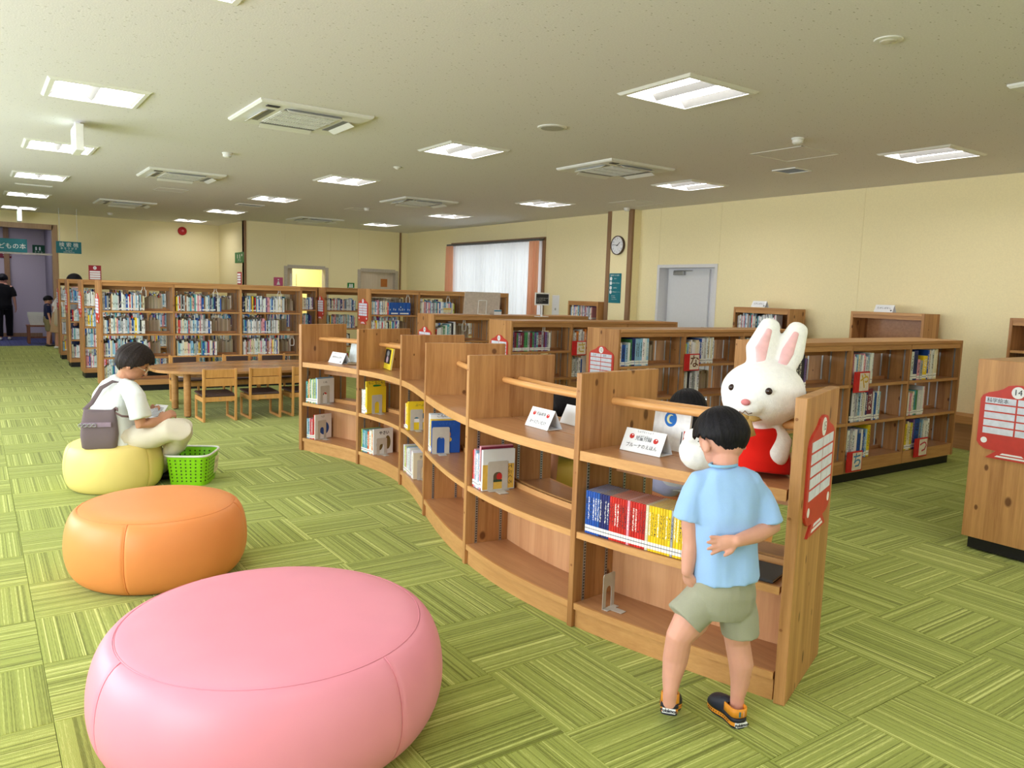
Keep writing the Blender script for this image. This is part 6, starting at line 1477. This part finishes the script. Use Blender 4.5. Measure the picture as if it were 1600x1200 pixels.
Rel(wo).fix()
# reading sheet, shoulder bag
a, b, c = V(231, 653, .02), V(262, 653, -.06), V(249, 628, .16)
o = thing('reading_sheet', 'white printed sheet held open in the seated woman hands', 'paper', a); ex, ey = V(250, 655, -.06)-a, V(249, 629, .14)-V(236, 650, .05)
mb = MB(); nz = ex.cross(ey).normalized(); mb.quad_box((0, 0, 0), ex, ey, nz*.003); obj('sheet', mb, PAPER, o); mb = MB(); mb.quad_box((0, 0, 0), -ex*.35-ey*.15, ey*.95+ex*.1, nz*.003); obj('sheet', mb, PAPER, o)
ln = MB()
for k in range(7): ln.quad_box(ex*.12+ey*(.15+.1*k)+nz*.0031, ex*.7, ey*.03, nz*.0004)
ob = obj('printed_line', ln, INK, o); ob['kind'] = 'stuff'
bg_ = thing('shoulder_bag', 'grey-brown felt shoulder bag on the yellow ottoman edge behind the woman', 'bag', V(157, 700, -.2)); BV = Vector(bg_.location)
bx, by = (RT*.96+FW*.28).normalized(), (FW*.96-RT*.28).normalized()
mb = MB(); rows = []
for z, w, d, sh_ in ((.0, .10, .05, 0), (.012, .116, .06, 0), (.1, .124, .066, .0), (.2, .116, .05, 0), (.26, .105, .026, .0), (.29, .10, .014, .01)):
    rows.append(mb.ring([bx*(w*math.copysign(abs(math.cos(a))**.35, math.cos(a)))+by*(d*math.copysign(abs(math.sin(a))**.5, math.sin(a)))+UP*(z-(.02*math.cos(2*a)*0 if z < .28 else .02*(1-abs(math.cos(a))))) for a in [2*PI*i/36 for i in range(36)]]))
for p, q in zip(rows, rows[1:]): mb.bridge(p, q)
mb.cap(rows[0], True); mb.cap(rows[-1]); FELT = cloth('felt_mauve', 122, 108, 112, 800, .5); obj('body', mb, FELT, bg_, smooth=True)
mb = MB(); mb.quad_box(-bx*.112-by*.071+UP*.165, bx*.2, by*.006, UP*.034); bb = obj('belt_band', mb, cmat('bag_band', 150, 130, 150), bg_, bevel=.002)
mb = MB(); 
for k in range(4): mb.tube([-bx*(.02+.03*k)-by*.076+UP*.18+bx*(.013*math.cos(a))+UP*(.011*math.sin(a)) for a in [2*PI*i/14 for i in range(15)]], .003, 6)
obj('chain_link', mb, METAL, bb, smooth=True)
mb = MB(); tp = V(176, 596, -.13)-BV; mb.tube([-bx*.1+UP*.28, V(143, 630, -.18)-BV, V(158, 606, -.2)-BV, tp, V(196, 598, -.12)-BV], [(.016, .003)]*5, 8, side=bx); obj('strap', mb, FELT, bg_, smooth=True)
mb = MB(); mb.tube([bx*.095+UP*.275, bx*.11+UP*.29, V(184, 640, -.25)-BV], [(.014, .003)]*3, 8, side=UP); mb.tube([bx*.10+UP*.26, V(190, 650, -.26)-BV, V(212, 652, -.2)-BV], [(.008, .003)]*3, 8, side=UP); obj('strap', mb, cmat('strap_brown', 96, 72, 70), bg_, smooth=True)
# --- standing figures
def stander(label, base, hgt, fw, top, bottom, mat_skin=SKIN, long_top=.5, skirt=False, short=False, hairv=1.12, bun=False, shoe=(230, 230, 226), bend=0, back=2.2, walk=0, seed=2):
    s = hgt/1.62; fw = Vector(fw).normalized(); rt = fw.cross(UP); o = thing('person', label, 'person', base); B = Vector((0, 0, 0))
    def J(x, y, z): return B+rt*(x*s)+fw*((y+bend*max(0, z-.85)**1.3)*s)+UP*(z*s-bend*.25*max(0, z-.85)*s)
    h = .098*s*(1.12 if hgt < 1.4 else 1); hc = J(0, .03, 1.62)-UP*h*1.25; hf = (fw-UP*(.25+bend)).normalized(); hr = hf.cross(UP).normalized(); hu = hr.cross(hf)
    sk = MB(); add_head(sk, hc, hr, hf, hu, h, J(0, -.01, 1.33), .5)
    sk.tube([J(0, 0, 1.34), J(0, 0, 1.1), J(0, 0, .9)], [(.12*s, .08*s), (.13*s, .09*s), (.13*s, .1*s)], 14, side=rt, caps='round')
    for q in (-1, 1):
        w = J(q*.25, .03+bend*.1, .82); sk.tube([J(q*.17, 0, 1.3), J(q*.225, -.01, 1.06), w], [.045*s, .038*s, .026*s], 10, caps='round'); hand(sk, w, J(q*.25, .07, .66)-w, -rt*q, .17*s, .1, .4, thumb=q)
        k = q*walk; sk.tube([J(q*.09, 0, .85), J(q*.09, .03+k*.08, .47), J(q*.085, -.01+k*.14, .08), J(q*.085, .06+k*.14, .04)], [.085*s, .058*s, .036*s, .034*s], 12, caps='round')
    solid('body', sk, mat_skin, o, .012*s, 2); face_parts(o, hc, hr, hf, hu, h)
    hair(o, hc+hu*.008, hr, hf, hu, h*1.03, front=1.2, side=1.7, back=back, vol=hairv, seed=seed)
    if bun: mb = MB(); mb.ell(hc-hf*h*1.25+hu*h*.1, h*.45, h*.4, h*.45, hr, hf, hu); obj('hair_bun', mb, HAIR, o, smooth=True)
    sh = MB(); sh.tube([J(0, 0, 1.40), J(0, 0, 1.36), J(0, 0, 1.31), J(0, 0, 1.15), J(0, 0, 1.0), J(0, 0, .8)], [(.06*s, .06*s), (.13*s, .08*s), (.19*s, .1*s), (.185*s, .115*s), (.17*s, .11*s), (.185*s, .125*s)], 20, side=rt)
    for q in (-1, 1): sh.tube([J(q*.15, 0, 1.30), J(q*.215, 0, 1.17), J(q*.23, 0, 1.08)], [.07*s, .068*s, .066*s], 14, caps='flat')
    solid('top', sh, top, o, .013*s, 3, folds(16, .007, seed))
    lo = MB()
    if skirt: lo.tube([J(0, 0, .98), J(0, 0, .85), J(0, 0, .42)], [(.15*s, .11*s), (.18*s, .13*s), (.24*s, .18*s)], 22, side=rt)
    else:
        zz = .5 if short else .09; lo.tube([J(0, 0, .98), J(0, 0, .86), J(0, 0, .76)], [(.15*s, .11*s), (.18*s, .13*s), (.16*s, .12*s)], 20, side=rt)
        for q in (-1, 1): k = q*walk; lo.tube([J(q*.09, 0, .86), J(q*.095, .03+k*.08*(1 if not short else .9), max(.5, zz))]+([] if short else [J(q*.09, -.005+k*.14, zz)]), [.1*s, .085*s]+([] if short else [.07*s]), 16, side=rt)
    solid('skirt' if skirt else ('shorts' if short else 'trousers'), lo, bottom, o, .013*s, 3, folds(14, .008, seed+1))
    for q in (-1, 1): k = q*walk; mb = MB(); mb.tube([J(q*.085, -.05+k*.14, .035), J(q*.085, .08+k*.14, .035), J(q*.085, .16+k*.14, .028)], [(.038*s, .034*s), (.042*s, .034*s), (.036*s, .024*s)], 12, side=rt, caps='round'); obj('shoe', mb, cmat('shoe_%d' % shoe[0], *shoe), o, smooth=True)
    return o
BLK = cloth('black_cotton', 20, 20, 24); NVY = cloth('navy_cotton', 34, 40, 78); KHK = cloth('khaki_cotton', 150, 140, 104); WHT = cloth('white_cotton', 234, 230, 228); BEI = cloth('beige_twill', 196, 162, 130); GRY = cloth('grey_cotton', 150, 150, 158)
p = OZ(8, 531, 0); stander('woman in black walking away through the far doorway', (p.x, p.y, 0), 1.63, (.15, 1, 0), BLK, BLK, bun=True, walk=.7, seed=21)
p = OZ(76, 541, 0); stander('small boy in a navy shirt and khaki shorts near the doorway stool', (p.x, p.y, 0), 1.16, (.95, .1, 0), NVY, KHK, short=True, shoe=(70, 66, 64), hairv=1.1, seed=22, back=2.05)
p = OZ(93, 545, 0); gp = stander('child in a white shirt and beige skirt bending at the far bookcase', (p.x, p.y, 0), 1.42, (.85, .5, 0), WHT, BEI, skirt=True, bend=.35, seed=23)
tb = thing('tote_bag', 'off-white cloth tote bag hanging from the child in the white shirt', 'bag', (p.x+.02, p.y-.3, .52)); mb = MB(); mb.tube([(0, 0, .0), (0, 0, .06), (0, 0, .3), (0, 0, .38)], [(.10, .03), (.14, .05), (.12, .04), (.11, .015)], 20, side=(1, .2, 0)); obj('bag_body', mb, cloth('canvas', 206, 192, 170), tb, smooth=True); mb = MB(); mb.tube([(-.07, 0, .36), (-.03, .05, .62), (.06, .1, .68), (.07, 0, .36)], .008, 6); obj('handle', mb, cloth('canvas', 206, 192, 170), tb, smooth=True)
q = OY(119, 428.5, 16.75); stander('person behind the left bookcases, only black hair showing', (q.x, 16.75, 0), q.z, (-1, 0, 0), GRY, NVY, seed=24)
# --- the two children seated behind the wave shelf
def sitter(label, seat, seat_z, head, hs, fw, hf, top, bottom, glasses=False, back=2.3, seed=3, mat_skin=SKIN, vol=1.13, long_hair=False):
    fw = Vector(fw).normalized(); rt = fw.cross(UP); o = thing('person', label, 'person', seat); S0 = Vector(seat); hc = Vector(head)-S0
    hip = Vector((0, 0, seat_z+.09)); hf = Vector(hf).normalized(); hr = hf.cross(UP).normalized(); hu = hr.cross(hf); nk = hc-hu*hs*1.5-hf*hs*.3; ch = hip.lerp(nk, .6)
    sk = MB(); add_head(sk, hc, hr, hf, hu, hs, nk, .48); sk.tube([nk, ch, hip], [(.09, .06), (.11, .08), (.11, .09)], 14, side=rt, caps='round')
    for q in (-1, 1):
        kn = hip+fw*.27+rt*q*.09+UP*.0; ft = Vector((kn.x, kn.y, .05))+fw*.02
        sk.tube([hip+rt*q*.08, kn, ft, ft+fw*.1], [.07, .05, .034, .03], 12, caps='round'); sh_ = nk-UP*.05+rt*q*.13; w = kn-fw*.1+UP*.12-rt*q*.05
        sk.tube([sh_, sh_.lerp(w, .5)+rt*q*.06-UP*.05, w], [.036, .032, .022], 10, caps='round'); hand(sk, w, fw-UP*.4, -rt*q, .12, .1, .5, thumb=q)
    solid('body', sk, mat_skin, o, .007, 3); face_parts(o, hc, hr, hf, hu, hs); hair(o, hc+hu*.006, hr, hf, hu, hs*1.03, front=1.25, side=1.8, back=back, vol=vol, seed=seed)
    if long_hair: mb = MB(); mb.tube([hc-hf*hs*.75, hc-hf*hs*1.0-UP*hs*1.0, nk-fw*.06-UP*.06, nk-fw*.08-UP*.14], [(hs*.85, hs*.4), (hs*.85, hs*.35), (hs*.75, hs*.25), (hs*.4, hs*.12)], 20, side=hr, caps='round'); obj('long_hair', mb, HAIR, o, smooth=True)
    s = MB(); s.tube([nk+UP*.01, nk-UP*.03, nk.lerp(ch, .5), ch, hip], [(.05, .05), (.1, .07), (.135, .09), (.14, .1), (.145, .11)], 20, side=rt)
    for q in (-1, 1): s.tube([nk-UP*.05+rt*q*.1, nk-UP*.12+rt*q*.17+fw*.03], [.055, .055], 14, caps='flat')
    solid('top', s, top, o, .009, 3, folds(22, .006, seed))
    s = MB(); s.tube([hip+UP*.06, hip-UP*.02], [(.14, .11), (.15, .12)], 18, side=rt)
    for q in (-1, 1): s.tube([hip+rt*q*.07, hip+fw*.25+rt*q*.09], [.088, .078], 16, caps='round')
    solid('shorts', s, bottom, o, .009, 3, folds(20, .006, seed+2))
    for q in (-1, 1): mb = MB(); b = hip+fw*.3+rt*q*.09; b.z = .035; mb.tube([b-fw*.07, b+fw*.04, b+fw*.11], [(.03, .034), (.036, .034), (.03, .022)], 12, side=rt, caps='round'); obj('shoe', mb, cmat('shoe_70', 70, 66, 64), o, smooth=True)
    if glasses:
        g = MB()
        for q in (-1, 1):
            c = hc+hf*hs*1.18+hr*(q*hs*.42)-hu*hs*.14; g.tube([c+hr*(.025*math.cos(a))+hu*(.018*math.sin(a)) for a in [2*PI*i/18 for i in range(19)]], .002, 6); g.tube([c+hr*q*.025, hc+hr*(q*hs*1.03)+hf*hs*.1], .002, 6)
        obj('glasses', g, cmat('glasses_gold', 200, 190, 160, .3), o, smooth=True)
    return o
hd = P(1075, 640, 4.25)
sitter('child with long black hair sitting on the orange seat behind the shelf', (hd.x+.03, hd.y+.05, 0), .44, hd, .083, RT*-.3+FW*.95, RT*-.5+FW*.8-UP*.35, cloth('pale_cotton', 214, 222, 230), cloth('lavender_cotton', 176, 182, 214), long_hair=True, seed=31)
hd = P(884, 636, 5.0)
sitter('person with glasses bending down behind the shelf, seen past the age card', (hd.x+.36, hd.y+.32, 0), .44, hd, .1, RT*-.8-FW*.55, RT*-.6-FW*.35-UP*.7, BLK, NVY, glasses=True, seed=32, mat_skin=SKIN2)
# ------------------------------------------------------------------ the white plush toy: a plain stuffed rabbit
def fur_mat():
    t = NT('white_plush'); v = t.coords(); n = t.noise(v, 60, 4, .7); n2 = t.noise(v, 420, 2); t.color(t.ramp(n, [(.3, S(243, 243, 245)), (.7, S(254, 254, 254))])); t.bump(t.math('ADD', n, t.math('MULTIPLY', n2, .6)), .5, .006); t.b.inputs['Sheen Weight'].default_value = .4; return t.set(.95, .05)
FUR = fur_mat()
seat = OZ(1172, 742, ZT); V = mkV((Vector((2.54, 2.02, 0))-CAMP).dot(_f))
pl = thing('plush_rabbit', 'big white stuffed rabbit in a red dress sitting on the wave shelf', 'stuffed toy', (2.54, 2.02, ZT))
def onshelf0(v, r): v = Vector(v); v.z = max(v.z, ZT+r+.012); return v
pf = (-FW*.75-RT*.6).normalized(); pr_ = pf.cross(UP)
hc = V(1192, 612, .02)
mb = MB(); mb.ell(hc, .168, .145, .128, RT, FW, UP, 28, 18); mb.ell(hc-UP*.03, .163, .143, .108, RT, FW, UP, 28, 18)
mb.ell(hc+pf*.125-UP*.045, .06, .05, .042, pr_, pf, UP)
for a, b, c in (((1186, 585), (1190, 545), (1204, 508)), ((1215, 590), (1232, 550), (1247, 514))): mb.tube([V(*a, .02), V(*b, .03), V(*c, .03)], [(.048, .034), (.066, .038), (.042, .028)], 18, side=RT, caps='round')
mb.tube([V(1190, 655, .02), V(1190, 690, .02), onshelf0(V(1188, 725, .02), .075)], [.06, .066, .07], 20, caps='round')
mb.tube([V(1208, 668, .0), V(1218, 690, -.02), V(1213, 712, -.05)], [.038, .05, .047], 18, caps='round')
mb.tube([V(1150, 672, .06), V(1115, 683, .0), V(1082, 683, -.01)], [.045, .045, .036], 16, caps='round')
def onshelf(v, r): v = Vector(v); v.z = max(v.z, ZT+r+.009); return v
mb.tube([onshelf(V(1160, 728, .05), .06), onshelf(V(1115, 722, .02), .065), onshelf(V(1090, 712, .02), .075)], [.06, .065, .078], 20, caps='round')
solid('body', mb, FUR, pl, .008, 3)
mb = MB(); mb.tube([V(1187, 662, .02), V(1187, 672, .025), V(1187, 700, .03), V(1186, 722, .015), onshelf(V(1184, 742, .01), .006)], [(.078, .074), (.096, .09), (.114, .102), (.128, .11), (.13, .11)], 28, side=RT); solid('dress', mb, cloth('red_felt', 226, 32, 22, 500, .2), pl, .008, 3)
PINKF = cmat('ear_pink', 240, 190, 196, .9)
for a, b, c in (((1187, 578), (1190, 545), (1202, 516)), ((1217, 582), (1231, 550), (1244, 521))): mb = MB(); mb.tube([V(*a, -.012), V(*b, -.005), V(*c, .002)], [(.014, .006), (.026, .006), (.012, .006)], 14, side=RT, caps='round'); obj('ear_lining', mb, PINKF, pl, smooth=True)
mb = MB(); mb.ell(hc+pf*.175-UP*.028, .019, .012, .013, pr_, pf, UP); obj('nose', mb, cmat('nose_pink', 214, 130, 134, .6), pl, smooth=True)
mb = MB(); c = hc+pf*.172-UP*.05; mb.tube([c+pr_*.026-UP*.018-pf*.006, c+pr_*.012-UP*.024, c-UP*.012+pf*.003, c-pr_*.012-UP*.024, c-pr_*.026-UP*.018-pf*.006], .0022, 6); obj('smile', mb, cmat('smile_brown', 110, 76, 64), pl, smooth=True)
for q in (-1, 1): mb = MB(); mb.ell(hc+pf*.138+pr_*(q*.075)+UP*.02, .014, .01, .014, pr_, pf, UP); e_ = obj('eye', mb, cmat('eye_bead', 48, 30, 24, .15), pl, smooth=True)
GOLD = cmat('gold_ribbon', 206, 170, 104, .35); n0 = V(1170, 652, -.09)
mb = MB()
for q in (-1, 1): mb.tube([n0, n0+RT*q*.03+UP*.008, n0+RT*q*.045-UP*.004, n0+RT*q*.02-UP*.01, n0], [(.006, .003), (.012, .003), (.012, .003), (.009, .003), (.006, .003)], 8, side=UP)
mb.tube([n0, n0-UP*.03+RT*.006, n0-UP*.075+RT*.022], [(.009, .002), (.011, .002), (.013, .002)], 8, side=RT); obj('ribbon', mb, GOLD, pl, smooth=True)
Rel(pl).fix()
# ------------------------------------------------------------------ the mass of small far books
o = obj('small_books', STUFF, TINT); tag(o, 'hundreds of small book spines filling the distant and tall bookcases', 'books', kind='stuff')
